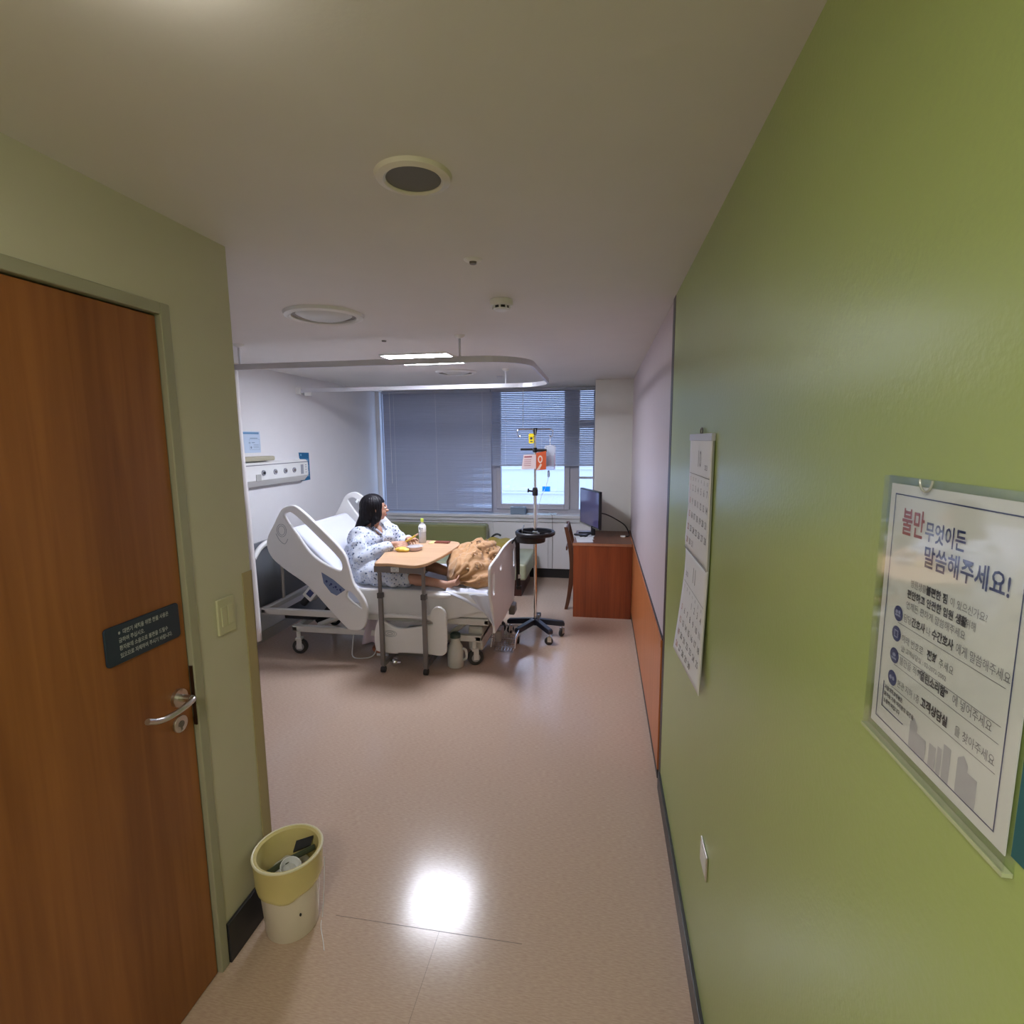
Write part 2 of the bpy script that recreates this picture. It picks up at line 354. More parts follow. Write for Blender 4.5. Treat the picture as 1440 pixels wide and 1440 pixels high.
# window
w1 = thing('window_1', 'wide window behind horizontal blinds above the radiator cover', 'window', (-1.48, YW, .82)); w1['kind'] = 'structure'; del w1['category']
bm = NB(); y0, y1 = 6.66, 6.74
for a in ((-2.875, -2.862, .865, 2.36), (-1.41, -1.335, .865, 2.36), (-.40, -.28, .865, 2.36), (-.11, -.075, .865, 2.36)): box(bm, a[0], a[1], y0, y1, a[2], a[3])
box(bm, -2.88, -.075, y0, y1, .80, .865); box(bm, -2.88, -.075, y0, y1, 2.36, CH); box(bm, -2.02, -1.96, y0 + .01, y1 - .01, .86, 2.36)
box(bm, -.28, -.11, y0, y1, 1.90, 1.99); box(bm, -.28, -.11, y0, y1, 1.255, 1.28)
obj('window_frame', bm, M_winf, w1, bevel=.004)
bm = NB(); y0, y1 = 6.63, 6.70
for a in ((-1.335, -1.275, .865, 2.36), (-.465, -.40, .865, 2.36)): box(bm, a[0], a[1], y0, y1, a[2], a[3])
box(bm, -1.275, -.465, y0, y1, .865, .93); box(bm, -1.275, -.465, y0, y1, 2.345, 2.36)
obj('sash', bm, M_winf, w1, bevel=.004)
obj('pane', bx(-2.865, -1.41, 6.70, 6.704, .86, 2.37), M_glass, w1)
obj('pane', bx(-1.28, -.46, 6.67, 6.674, .925, 2.35), M_glass, w1)
obj('pane', bx(-.28, -.115, 6.70, 6.704, .86, 2.37), M_glass, w1)
wall('window_sill', M_sill, -2.875, -.08, 6.46, 6.67, .775, .812, bevel=.004)
# radiator cover / cabinet run under the window
rc = thing('radiator_cover', 'long pale grey panelled cover under the window sill', 'radiator cover', (-1.48, 6.55, 0))
obj('body', bx(-2.875, -.08, 6.52, 6.62, .12, .775), M_cab, rc)
for x0, x1 in ((-2.87, -2.05), (-2.04, -1.36), (-1.35, -.655), (-.645, -.085)): obj('front_panel', bx(x0, x1, 6.503, 6.521, .125, .715), M_cab, rc, bevel=.002)
obj('top_rail', bx(-2.875, -.08, 6.485, 6.521, .722, .775), M_sill, rc, bevel=.003)
obj('plinth', bx(-2.875, -.08, 6.53, 6.62, 0, .12), M_black, rc)
# outside: pale facade across the street, ground
fac = NB(); box(fac, -16, 12, 15, 16, -8, 9)
for k in range(24): box(fac, -16, 12, 14.96, 15.01, -7.5 + k * .7, -7.5 + k * .7 + .06)
tag(obj('facade_opposite', fac, mat('pale_facade', (.38, .36, .40), .8, var=.1, vscale=.5)), 'pale building facade with horizontal bands seen through the window', 'building')
st(obj('ground', bx(-30, 25, 7.2, 30, -8.2, -8), mat('street', (.25, .25, .25), .9)))

# ------------------------------------------------------------------ blinds
def blind(x0, x1, ztop, zbot, tilt, label, irregular=None, wands=(), tapes=()):
    t = thing('venetian_blind', label, 'blind', ((x0 + x1) / 2, 6.56, zbot), 'aluminium blinds on the window')
    obj('headrail', bx(x0, x1, 6.545, 6.585, ztop - .035, ztop), M_blind, t, bevel=.002)
    bm = NB(); pitch = .0225; n = int((ztop - .036 - zbot - .018) / pitch) + 1; hw = .0125
    for k in range(n):
        z = zbot + .018 + pitch * k
        segs = 1 if not irregular else 6
        for s in range(segs):
            xa = x0 + (x1 - x0) * s / segs; xb = x0 + (x1 - x0) * (s + 1) / segs
            ta = irregular(xa, z) if irregular else tilt; tb_ = irregular(xb, z) if irregular else tilt
            prev = None
            for q in (-1, -.33, .33, 1):
                rr = []
                for xx, tt in ((xa, ta), (xb, tb_)):
                    cz = .0018 * (1 - q * q); dy = q * hw * math.cos(tt) ; dz = q * hw * math.sin(tt)
                    rr.append(bm.verts.new((xx, 6.565 + dy - cz * math.sin(tt), z + dz + cz * math.cos(tt))))
                if prev: bm.faces.new((prev[0], prev[1], rr[1], rr[0]))
                prev = rr
    obj('slats', bm, M_blind, t, smooth=True)
    obj('bottom_rail', bx(x0, x1, 6.553, 6.577, zbot, zbot + .014), M_blind, t, bevel=.002)
    for xx in tapes:
        bm = NB(); box(bm, xx - .0012, xx + .0012, 6.5505, 6.552, zbot + .01, ztop - .02); box(bm, xx - .0012, xx + .0012, 6.578, 6.5795, zbot + .01, ztop - .02)
        obj('ladder_cord', bm, M_white, t)
    for xx, zz in wands: obj('tilt_wand', cy((xx, 6.535, zz), (xx, 6.54, ztop - .02), .0032, n=6), M_white, t)
    return t
rnd = {}
def irr(x, z):
    k = round(z / .0225); rnd.setdefault(k, (random.random(), random.uniform(-2.3, -1.5)))
    base = math.radians(72) + math.radians(7) * (rnd[k][0] - .5)
    f = max(0, (x + 2.2) / .8) * max(0, min(1, (1.75 - z) / .7))
    return base - math.radians(20) * f - (math.radians(32) * rnd[k][0] * f if rnd[k][0] > .5 else 0)
blind(-2.81, -1.385, CH - .002, .835, 0, 'tall closed grey venetian blind covering the left part of the window', irr, [(-2.71, 1.19)], [-2.10, -1.49, -2.66])
blind(-1.372, -.09, CH - .002, 1.42, math.radians(46), 'half-raised slatted blind with daylight through it behind the drip stand', None, [(-.97, 1.9)], [-1.20, -.74, -.28])

# ------------------------------------------------------------------ ceiling things
pn = thing('ceiling_light_panel', 'bright square white light panel in the ceiling over the bed', 'ceiling light', (-1.37, 4.04, CH))
bm = NB(); x0, x1, y0, y1 = -1.625, -1.12, 3.79, 4.29
for a in ((x0 - .012, x1 + .012, y0 - .012, y0), (x0 - .012, x1 + .012, y1, y1 + .012), (x0 - .012, x0, y0, y1), (x1, x1 + .012, y0, y1)): box(bm, *a, CH - .010, CH - .0002)
obj('panel_frame', bm, M_white, pn)
obj('diffuser', bx(x0, x1, y0, y1, CH - .008, CH - .0015), mat('light_panel', (.9, .9, .9), .5, emit=(.83, .87, 1.0), estr=PANEL_STRENGTH), pn)
def speaker(x, y):
    t = thing('ceiling_speaker', 'round flush ceiling speaker with grey mesh and cream ring', 'speaker', (x, y, CH))
    obj('ring', la([(.066, -.001), (.066, -.009), (.072, -.013), (.088, -.009), (.093, -.0002)], (x, y, CH), 48), mat('cream_plastic', (.74, .70, .62), .3), t, smooth=True)
    obj('mesh_grille', la([(0, -.007), (.066, -.007)], (x, y, CH), 48), mat('grille_grey', (.17, .165, .16), .6, bump=.5, bscale=900), t)
speaker(-.457, 1.303)
def downlight(x, y, R, label):
    t = thing('recessed_downlight', label, 'ceiling light', (x, y, CH), 'round unlit ceiling lights')
    obj('ring', la([(R * .80, -.002), (R * .80, -.014), (R * .86, -.020), (R * .97, -.014), (R, -.0002)], (x, y, CH), 48), M_white, t, smooth=True)
    obj('inner_rim', la([(R * .80, -.003), (R * .70, -.006), (R * .70, -.0015)], (x, y, CH), 48), mat('rim_grey', (.28, .25, .25), .4), t, smooth=True)
    obj('glass_dish', la([(0, -.030), (R * .2, -.029), (R * .45, -.022), (R * .62, -.010), (R * .70, -.003)], (x, y, CH), 48), mat('frosted_dish', (.62, .62, .60), .3), t, smooth=True)
downlight(-1.385, 2.552, .195, 'large round unlit ceiling light nearest the corridor wall corner')
downlight(-1.35, 4.86, .19, 'round unlit ceiling light behind the curtain rail near the blinds')
t = thing('sprinkler_head', 'small white sprinkler rosette in the ceiling', 'sprinkler', (-.459, 1.906, CH))
obj('rosette', la([(0, -.006), (.014, -.006), (.016, -.009), (.03, -.004), (.033, -.0002)], (-.459, 1.906, CH), 24), M_white, t, smooth=True)
obj('nozzle', la([(0, -.016), (.012, -.015), (.013, -.005)], (-.459, 1.906, CH), 16), M_gmetal, t, smooth=True)
t = thing('smoke_detector', 'white round smoke detector with dark slots on the ceiling', 'smoke detector', (-.463, 2.459, CH))
obj('base_ring', la([(.052, -.0002), (.054, -.018), (.050, -.026), (.03, -.028)], (-.463, 2.459, CH), 28), M_white, t, smooth=True)
bm = la([(.036, -.026), (.036, -.038), (0, -.038)], (-.463, 2.459, CH), 20); obj('sensing_chamber', bm, M_black, t)
bm = la([(0, -.046), (.028, -.046), (.036, -.038), (.0, -.037)], (-.463, 2.459, CH), 24)
for k in range(8):
    a = k * PI / 4; x, y = -.463 + .038 * math.cos(a), 2.459 + .038 * math.sin(a); box(bm, x - .004, x + .004, y - .004, y + .004, CH - .040, CH - .026)
obj('cap', bm, M_white, t)
tag(obj('ceiling_sensor', la([(0, -.008), (.012, -.008), (.016, -.0002)], (-1.377, 3.275, CH), 16), M_gmetal), 'tiny dark ceiling sensor in front of the light panel', 'sensor')
tag(obj('air_outlet_plug', la([(0, -.006), (.03, -.006), (.034, -.0002)], (-1.02, 5.30, CH), 16), M_rail), 'small flat grey ceiling plug near the window', 'ceiling fitting')
t = thing('added_dome_light', 'white round dome lamp added on the ceiling above the entrance for its glow', 'ceiling light', (-.56, .615, CH))  # added lamp, no fixture seen here; it makes the glow on the ceiling
obj('base_ring', la([(.075, -.0002), (.078, -.012), (.06, -.014)], (-.56, .615, CH), 32), M_white, t, smooth=True)
obj('dome', la([(0, -.055), (.03, -.05), (.052, -.036), (.064, -.012), (.0, -.010)], (-.56, .615, CH), 32), mat('dome_glow', (.9, .9, .85), .4, emit=(1, .93, .80), estr=18), t, smooth=True)
# curtain rail
ZR = 2.234
t = thing('curtain_rail', 'U-shaped aluminium curtain rail hung from the ceiling around the bed', 'curtain rail', (-.46, 4.0, ZR))
R = .30; path = [V(XB + .005, 3.2, ZR)] + [V(-2.5 + .1 * i, 3.2, ZR) for i in range(17)]
xr_ = -.455
path = [V(XB + .005, 3.2, ZR), V(xr_ - R, 3.2, ZR)] + [V(xr_ - R + R * math.sin(a), 3.2 + R - R * math.cos(a), ZR) for a in [PI / 2 * k / 10 for k in range(1, 11)]]
path += [V(xr_ - R + R * math.cos(a), 4.79 - R + R * math.sin(a), ZR) for a in [PI / 2 * k / 10 for k in range(0, 11)]] + [V(XB + .005, 4.79, ZR)]
bm = NB(); prev = None
for i, p in enumerate(path):
    a = path[max(i - 1, 0)]; b = path[min(i + 1, len(path) - 1)]; tn = (b - a).normalized(); s = V(-tn.y, tn.x, 0)
    q = [bm.verts.new(p + s * u + V(0, 0, w)) for u, w in ((-.009, -.018), (.009, -.018), (.009, .018), (-.009, .018))]
    if prev:
        for k in range(4): bm.faces.new((prev[k], prev[(k + 1) % 4], q[(k + 1) % 4], q[k]))
    else: bm.faces.new(q[::-1])
    prev = q
bm.faces.new(prev); obj('track', bm, M_rail, t)
for x, y in ((-.862, 3.2), (-.868, 4.79), (-2.35, 3.2)):
    h = obj('hanger_rod', cy((x, y, ZR + .018), (x, y, CH), .0075, n=12), M_rail, t, smooth=True)
    obj('ceiling_cup', la([(.008, -.022), (.014, -.020), (.030, -.010), (.034, -.0002)], (x, y, CH), 24), M_white, h, smooth=True)
obj('wall_bracket', bx(XB, XB + .05, 4.765, 4.815, ZR - .035, ZR + .03), M_white, t, bevel=.004)
obj('end_stop', bx(XB + .09, XB + .16, 4.775, 4.80, ZR - .05, ZR - .018), M_white, t, bevel=.003)
# curtain bunched by the wall
def cur(u, v):
    z = .36 + v * (ZR - .02 - .36); x = XB + .02 + u * .545 + .018 * (1 - v) * u
    a = u * 2 * PI * 9; return V(x, 3.2 + .035 * math.sin(a) + .01 * math.sin(v * 5 + u * 7), z)
bm = grid(NB(), 110, 16, cur); t = thing('bed_curtain', 'white bed curtain gathered at the wall end of the curtain rail', 'curtain', (-2.66, 3.2, ZR - .02))
o = obj('curtain_cloth', bm, mat('curtain_white', (.72, .70, .70), .8), t, smooth=True, ang=180); so = o.modifiers.new('s', 'SOLIDIFY'); so.thickness = .002
for k in range(9): obj('glider', cy((XB + .05 + k * .062, 3.2, ZR - .032), (XB + .05 + k * .062, 3.2, ZR - .0185), .004, n=6), M_white, t)

# ------------------------------------------------------------------ bed head wall
t = thing('bed_head_console', 'white bedhead supply console with gas outlets on the wall', 'wall console', (XB, 4.25, 1.37))
y0, y1 = 3.30, 4.755
pr = [(0, 1.372), (.05, 1.372), (.095, 1.425), (.095, 1.555), (.07, 1.575), (0, 1.575)]
obj('housing', prism(NB(), [(a, b) for a, b in pr], Matrix(((1, 0, 0, XB), (0, 0, 1, y0), (0, 1, 0, 0), (0, 0, 0, 1))), y1 - y0), M_white, t, bevel=.003)
obj('top_groove', bx(XB + .094, XB + .0965, y0, y1, 1.549, 1.556), M_gray_ink, t)
for i, y in enumerate((4.055, 4.22, 4.37, 4.51)):
    g = obj('gas_outlet', cy((XB + .095, y, 1.485), (XB + .104, y, 1.485), .024, n=20), mat('outlet_grey', (.35, .36, .40), .4), t, smooth=True)
    obj('outlet_valve', cy((XB + .103, y, 1.485), (XB + .112, y, 1.485), .012, n=14), M_black if i == 0 else M_gmetal, g)
obj('data_plate', bx(XB + .0955, XB + .099, 4.625, 4.665, 1.44, 1.53), mat('plate_grey', (.33, .34, .38), .5), t)
obj('socket_plate', bx(XB + .0955, XB + .099, 3.955, 4.02, 1.42, 1.475), mat('plate_grey2', (.45, .45, .42), .5), t)
bm = NB()
for z in (1.45, 1.475, 1.50, 1.52): rect(bm, -4.72, z, -4.70, z + .006, frame((XB + .0965, 0, 0), (V(0, -1, 0), V(0, 0, 1), V(1, 0, 0))))
obj('printed_marks', bm, M_gray_ink, t)
tag(obj('wall_lamp', bx(XB, XB + .09, 3.72, 4.245, 1.585, 1.625), mat('beige_plastic', (.42, .39, .28), .5), bevel=.012), 'low beige reading lamp on top of the bedhead console', 'lamp')
# small poster & blue notice
t = thing('wall_notice', 'pale blue printed notice above the bedhead console', 'notice', (XB, 4.05, 1.63))
obj('sheet', bx(XB, XB + .003, 3.93, 4.175, 1.655, 1.835), mat('pale_blue_paper', (.55, .66, .82), .5), t)
F = frame((XB + .003, 0, 0), '+x'); bm = NB(); rect(bm, 3.93, 1.812, 4.16, 1.828, F); obj('header_bar', bm, mat('mid_blue', (.12, .28, .48), .5), t)
bm = NB(); rect(bm, 4.04, 1.775, 4.14, 1.781, F); outline(bm, 4.03, 1.68, 4.165, 1.77, .002, F); rect(bm, 4.02, 1.735, 4.045, 1.742, F); rect(bm, 4.06, 1.737, 4.10, 1.743, F); disc(bm, 4.05, 1.70, .010, F)
for k in range(3): rect(bm, 4.08, 1.72 - k * .012, 4.15, 1.723 - k * .012, F)
obj('printing', bm, mat('slate_ink', (.22, .30, .42), .5), t)
t = thing('blue_poster', 'deep blue wall poster with white lines at the end of the console', 'poster', (XB, 4.84, 1.36))
bm = NB(); prism(bm, [(4.757, 1.640), (4.935, 1.634), (4.935, 1.362), (4.762, 1.358), (4.762, 1.40), (4.79, 1.42), (4.79, 1.56), (4.765, 1.585)], frame((XB, 0, 0), '+x'), .003); obj('sheet', bm, M_blue, t)
F = frame((XB + .003, 0, 0), '+x'); bm = NB()
for k, z in enumerate((1.565, 1.553, 1.505, 1.49, 1.44, 1.40)): rect(bm, 4.80, z, 4.915, z + .006, F)
disc(bm, 4.79, 1.615, .010, F)
obj('printing', bm, mat('cyan_ink', (.35, .60, .78), .5), t)

# ================================================================== BED
bed = thing('hospital_bed', 'white hospital bed with raised backrest and grey plastic side rails', 'bed', (-1.8, 4.2, 0))
BY0, BY1 = 3.75, 4.65
# base frame
bm = NB()
for y in (3.80, 4.56): box(bm, -2.50, -.90, y, y + .05, .195, .245)
for x in (-2.50, -.95): box(bm, x, x + .05, 3.80, 4.61, .200, .240)
obj('chassis', bm, M_bedf, bed, bevel=.006)
bm = NB()
for y in (3.76, 4.60): box(bm, -2.74, -.83, y, y + .04, .345, .395)
for x in (-2.74, -1.9, -.87): box(bm, x, x + .04, 3.76, 4.64, .35, .39)
obj('lying_frame', bm, M_bedf, bed, bevel=.006)
for x0, x1 in ((-2.3, -2.0), (-1.15, -1.0)):
    for y in (3.88, 4.5): obj('lift_arm', cy((x0, y, .235), (x1, y, .36), .022, n=10), M_bedf, bed)
obj('lift_motor', cyl(cyl(NB(), (-2.2, 4.2, .30), (-1.75, 4.2, .31), .035), (-1.75, 4.2, .31), (-1.4, 4.2, .32), .018), M_gmetal, bed)
obj('foot_drive_box', bx(-1.02, -.90, 3.86, 4.5, .10, .30), M_bedf, bed, bevel=.02)
def caster(x, y, parent, R=.062, ang=0, top=.20):
    M = Matrix.Translation((x, y, 0)) @ Matrix.Rotation(ang, 4, 'Z')
    c = obj('caster', (lambda b: (box(b, -.02, .02, -.030, -.024, R - .015, R + .065), box(b, -.02, .02, .024, .030, R - .015, R + .065), box(b, -.03, .02, -.03, .03, R + .058, R + .075), cyl(b, (-.01, 0, R + .07), (-.01, 0, top), .016), b)[-1])(NB()), M_bedp, parent)
    c.data.transform(M)
    w = cy((0, -.019, R), (0, .019, R), R, n=28); w2 = obj('wheel', w, M_rubber, c, smooth=True, bevel=.008); w2.data.transform(M)
    h = cy((0, -.0215, R), (0, .0215, R), R * .55, n=20); h2 = obj('wheel_hub', h, mat('hub_grey', (.35, .35, .36), .4), c, smooth=True); h2.data.transform(M)
    return c
caster(-2.45, 3.83, bed, ang=.2); caster(-.955, 3.83, bed, ang=.5); caster(-.90, 4.52, bed, ang=.3); caster(-2.50, 4.50, bed, ang=.1)
# mattress: flat part + raised back
def slab(prof, y0, y1, r=.03):
    bm = NB(); prism(bm, prof, Matrix(((1, 0, 0, 0), (0, 0, 1, y0), (0, 1, 0, 0), (0, 0, 0, 1))), y1 - y0); return bm
th = .14
hx_, hz = -2.40, 1.075                 # top edge of the raised part
prof = [(-.83, .475), (-.83, .600), (-1.3, .607), (-1.84, .600), (-1.93, .628), (hx_, hz), (hx_ - .10, hz - .035), (-2.02, .545), (-1.94, .475)]
mt = obj('mattress', slab(prof, BY0, BY1), M_sheet, bed, bevel=.025, seg=4)
for v in mt.data.vertices: pass
prof = [(-.84, .40), (-.84, .472), (-1.93, .472), (-2.03, .54), (-2.48, 1.0), (-2.51, .97), (-2.05, .46), (-1.97, .40)]
obj('mattress_platform', slab(prof, BY0 + .02, BY1 - .02), M_bedp, bed, bevel=.008)
# near side cloth hanging over mattress side
def drape(u, v):
    x = -1.86 + u * 1.03
    low = .40 + .018 * math.sin(u * 9) + (.07 * max(0, (u - .75) / .25)) - .01
    z = .608 + (low - .608) * v
    y = BY0 - .004 - .016 * math.sin(v * PI * .5) - .006 * math.sin(u * 37 + v * 2) * v
    return V(x, y, z)
o = obj('side_cover', grid(NB(), 80, 10, drape), M_mattside, bed, smooth=True, ang=180); o.modifiers.new('s', 'SOLIDIFY').thickness = .004
# rumpled sheet at the foot end incl. hanging corner
def rump(u, v):
    x = -1.16 + u * .325; y = BY0 - .03 + v * .5
    z = .612 + .018 * abs(noise.noise(V(x * 11, y * 9, 0))) * 2 + .012 * noise.noise(V(x * 30, y * 26, 3))
    if v < .1: z = .612 - (.1 - v) * 1.6 * (u ** 1.2)
    return V(x, y, z)
o = obj('top_sheet', grid(NB(), 40, 40, rump), M_sheet, bed, smooth=True, ang=180); o.modifiers.new('s', 'SOLIDIFY').thickness = .006
def tip(u, v):      # hanging sheet corner
    xl_ = -.97 + .19 * v; xr2 = -.812 + .035 * v
    x = xl_ + (xr2 - xl_) * u; z = .606 - .235 * v
    return V(x, 3.705 + .012 * math.sin(u * 9 + v * 3) + .01 * v, z)
o = obj('sheet_corner', grid(NB(), 16, 16, tip), M_sheet, bed, smooth=True, ang=180); o.modifiers.new('s', 'SOLIDIFY').thickness = .003
def tip2(u, v): # sheet hanging through under the side rail
    x = -1.86 + .20 * u + .05 * v * (u - .5); z = .42 - .30 * v + .02 * math.sin(u * 6)
    return V(x, 3.80 + .02 * math.sin(u * 14 + v * 3), z)
o = obj('hanging_sheet', grid(NB(), 20, 14, tip2), mat('mauve_sheet', (.50, .42, .48), .8), bed, smooth=True, ang=180); o.modifiers.new('s', 'SOLIDIFY').thickness = .003
# head-end side rails (tilted with the back)
outer = [(-2.355, 1.262), (-2.425, 1.235), (-2.475, 1.165), (-2.50, 1.12), (-2.575, .985), (-2.555, .865), (-2.45, .765), (-2.25, .63), (-2.10, .47), (-1.955, .318), (-1.90, .288), (-1.815, .298), (-1.775, .36), (-1.765, .48), (-1.80, .57), (-1.865, .665), (-1.90, .80), (-1.925, .885), (-1.985, .965), (-2.15, 1.125), (-2.29, 1.245)]
h1 = [(-2.378, 1.205), (-2.408, 1.175), (-2.35, 1.085), (-2.315, 1.04), (-2.22, .905), (-2.12, .825), (-2.02, .775), (-1.965, .765), (-1.955, .82), (-2.02, .905), (-2.14, 1.02), (-2.25, 1.125), (-2.34, 1.20)]
h2 = [(-1.918, .600), (-1.925, .555), (-1.875, .505), (-1.825, .468), (-1.812, .478), (-1.845, .545), (-1.885, .590)]
FY = lambda y: Matrix(((1, 0, 0, 0), (0, 0, 1, y), (0, 1, 0, 0), (0, 0, 0, 1)))
def headrail(y, near):
    me = shape([outer, h1, h2], FY(y), .034, .009)
    r = link('head_side_rail', me, M_bedp, bed, smooth=True, ang=50)
    if near:
        cp = [(-2.125, .745), (-2.112, .66), (-2.055, .585), (-2.008, .563), (-1.935, .612), (-2.03, .69)]
        link('control_panel', shape([cp], FY(y - .0185), .005, .0015, False), mat('panel_blue', (.16, .21, .36), .4), r)
        F = Matrix(((1, 0, 0, 0), (0, 0, -1, y - .0215), (0, 1, 0, 0), (0, 0, 0, 1))); bm = NB()
        for k in range(4): disc(bm, -2.085 + k * .037, .675 - k * .021, .010, F, n=10); disc(bm, -2.06 + k * .03, .645 - k * .016, .006, F, n=8)
        obj('control_buttons', bm, M_navy, r)
        bm = NB()
        for rr in (.05, .036):
            tube(bm, [(-2.44 + rr * math.cos(a) * .8, y - .0175, 1.065 + rr * math.sin(a)) for a in [2 * PI * k / 24 for k in range(24)]], .0016, 6, True)
        tube(bm, spline([(-2.49, y - .0175, 1.04), (-2.46, y - .0175, .985), (-2.42, y - .0175, .96), (-2.39, y - .0175, 1.0)], 5), .0018, 6)
        obj('angle_gauge', bm, mat('mid_grey', (.25, .26, .30), .4), r)
    bm = NB(); cyl(bm, (-2.31, y, 1.19), (-2.30, y + (.06 if near else -.06), 1.17), .010); ell(bm, (-2.272, y, 1.203), (.012, .02, .012), 10)
    obj('rail_latch', bm, M_white, r)
    return r
headrail(3.68, True); headrail(4.72, False)
# foot-end side rails (lowered)
def footrail(y, near):
    o2 = rrect(-1.69, .135, -1.128, .525, .05); h = [(-1.63, .405), (-1.55, .345), (-1.44, .335), (-1.30, .365), (-1.235, .385), (-1.27, .41), (-1.40, .415)]
    o2 = [(-1.70, .30), (-1.70, .165), (-1.66, .135), (-1.53, .128), (-1.50, .138), (-1.28, .14), (-1.19, .133), (-1.145, .15), (-1.13, .20), (-1.128, .44), (-1.15, .50), (-1.20, .518), (-1.24, .49), (-1.28, .445), (-1.45, .44), (-1.60, .445), (-1.65, .43)]
    r = link('foot_side_rail', shape([o2, h], FY(y), .032, .009), M_bedp, bed, smooth=True, ang=50)
    if near:
        bm = NB()
        for rr in (.055, .04, .02): tube(bm, [(-1.575 + rr * math.cos(a), y - .017, .290 + rr * .45 * math.sin(a)) for a in [2 * PI * k / 24 for k in range(24)]], .0014, 6, True)
        obj('rail_gauge', bm, mat('mid_grey', (.25, .26, .30), .4), r)
    obj('rail_bracket', bx(-1.45, -1.35, min(y, y + (.09 if near else -.09)), max(y, y + (.09 if near else -.09)), .25, .33), M_gmetal, r)
footrail(3.655, True); footrail(4.745, False)
bm = NB(); ell(bm, (-1.20, 3.705, .588), (.095, .035, .024), 20)
obj('rail_grip', bm, M_bedp, bed, smooth=True)
# foot board
FX = Matrix(((0, 0, 1, -.79), (1, 0, 0, 0), (0, 1, 0, 0), (0, 0, 0, 1)))
fo = [(3.625, .79), (3.637, .83), (3.68, .845), (3.90, .855), (4.20, .875), (4.50, .870), (4.72, .845), (4.763, .83), (4.775, .79), (4.775, .62), (4.73, .55), (4.64, .33), (4.57, .285), (3.83, .285), (3.76, .33), (3.67, .55), (3.625, .62)]
fh = [rrect(3.70, .60, 3.77, .77, .03), rrect(4.60, .60, 4.67, .77, .03), [(4.02 + .04 * math.cos(a), .74 + .022 * math.sin(a)) for a in [2 * PI * k / 12 for k in range(12)]]]
fb = link('foot_board', shape([fo] + fh, FX, .022, .007), M_bedp, bed, smooth=True, ang=50)
obj('board_bumper', bx(-.80, -.745, 3.82, 3.95, .20, .29), M_gmetal, fb, bevel=.012)
obj('board_bumper', bx(-.80, -.745, 4.45, 4.58, .20, .29), M_gmetal, fb, bevel=.012)
# head board
FX2 = Matrix(((0, 0, 1, -2.83), (1, 0, 0, 0), (0, 1, 0, 0), (0, 0, 0, 1)))
ho = [(3.77, .40), (3.77, .86), (3.83, .91), (4.57, .91), (4.63, .86), (4.63, .40), (4.55, .36), (3.85, .36)]
hb = link('head_board', shape([ho], FX2, .03, .008), mat('smoke_grey', (.13, .14, .16), .3), bed, smooth=True, ang=50)
bm = tb(spline([(-2.80, 3.80, .80), (-2.795, 3.88, .87), (-2.795, 4.0, .90), (-2.795, 4.10, .88), (-2.79, 4.13, .82)], 6), .022, 10); obj('head_handle', bm, M_bedp, hb, smooth=True)
obj('head_post', cy((-2.74, 4.08, .38), (-2.74, 4.08, .86), .014, n=12), M_steel, hb, smooth=True)
# control box under backrest, mechanism
M = Matrix.Translation((-2.32, 3.80, .52)) @ Matrix.Rotation(math.radians(-48), 4, 'Y')
cb = obj('control_box', bx(-.05, .07, 0, .10, -.045, .045, M=M), M_white, bed, bevel=.006)
obj('box_label', bx(-.02, .035, -.002, 0, -.022, .025, M=M), M_navy, cb)
obj('backrest_strut', cyl(NB(), (-2.42, 3.86, .42), (-2.18, 3.86, .66), .03), M_black, bed)
obj('backrest_mechanism', bx(-.35, .12, 0, .5, -.05, .0, M=Matrix.Translation((-2.15, 3.95, .50)) @ Matrix.Rotation(math.radians(-48), 4, 'Y')), M_black, bed, bevel=.01)
obj('underbed_panel', bx(-2.66, -2.1, 3.95, 4.5, .245, .33), M_black, bed, bevel=.01)
# cables with plug hung at the foot board
t = thing('power_cable', 'black power cable with plug hung over the foot board', 'cable', (-.75, 4.62, .80))
for k in range(4):
    y = 4.50 + k * .05; z1 = .50 - .03 * (k % 3)
    obj('cable_loop', tb(spline([(-.772, y, .84), (-.752, y, .875), (-.735, y + .01, .80), (-.735, y + .02, .60), (-.74, y + .035, z1), (-.74, y + .05, .60), (-.745, y + .045, .80)], 6), .0052, 8), M_black, t, smooth=True)
obj('plug', cyl(cyl(NB(), (-.735, 4.60, .50), (-.73, 4.60, .43), .020), (-.73, 4.60, .43), (-.73, 4.60, .40), .026), M_black, t, bevel=.003)
obj('plug_cap', cy((-.735, 4.62, .53), (-.735, 4.61, .495), .022), M_white, t)
t = thing('white_adapter', 'white adapter hooked on the far foot board corner', 'adapter', (-.74, 4.70, .80))
obj('body', bx(-.765, -.705, 4.66, 4.74, .815, .84), M_white, t, bevel=.006); obj('strap', bx(-.745, -.735, 4.69, 4.71, .60, .82), M_gray_ink, t)

# ------------------------------------------------------------------ things around / under the bed
t = thing('urinal_bottle', 'white plastic urine bottle with dark lid on the floor under the bed', 'bottle', (-1.10, 3.78, 0))
obj('body', la([(0, .002), (.058, .002), (.064, .012), (.064, .13), (.055, .165), (.038, .195), (.036, .235), (0, .235)], (-1.10, 3.78, 0), 24), mat('milky_plastic', (.60, .60, .56), .35), t, smooth=True)
obj('handle', tb(spline([(-1.04, 3.77, .15), (-1.015, 3.765, .14), (-1.01, 3.765, .08), (-1.04, 3.77, .055)], 6), .010, 8), MC['milky_plastic'], t, smooth=True)
obj('lid', la([(0, .275), (.03, .272), (.04, .262), (.041, .235), (0, .233)], (-1.10, 3.78, 0), 20), mat('dark_green_plastic', (.04, .07, .06), .4), t, smooth=True)
t = thing('wire_basket', 'small chromed wire basket on the floor below the foot board', 'basket', (-.77, 4.24, 0))
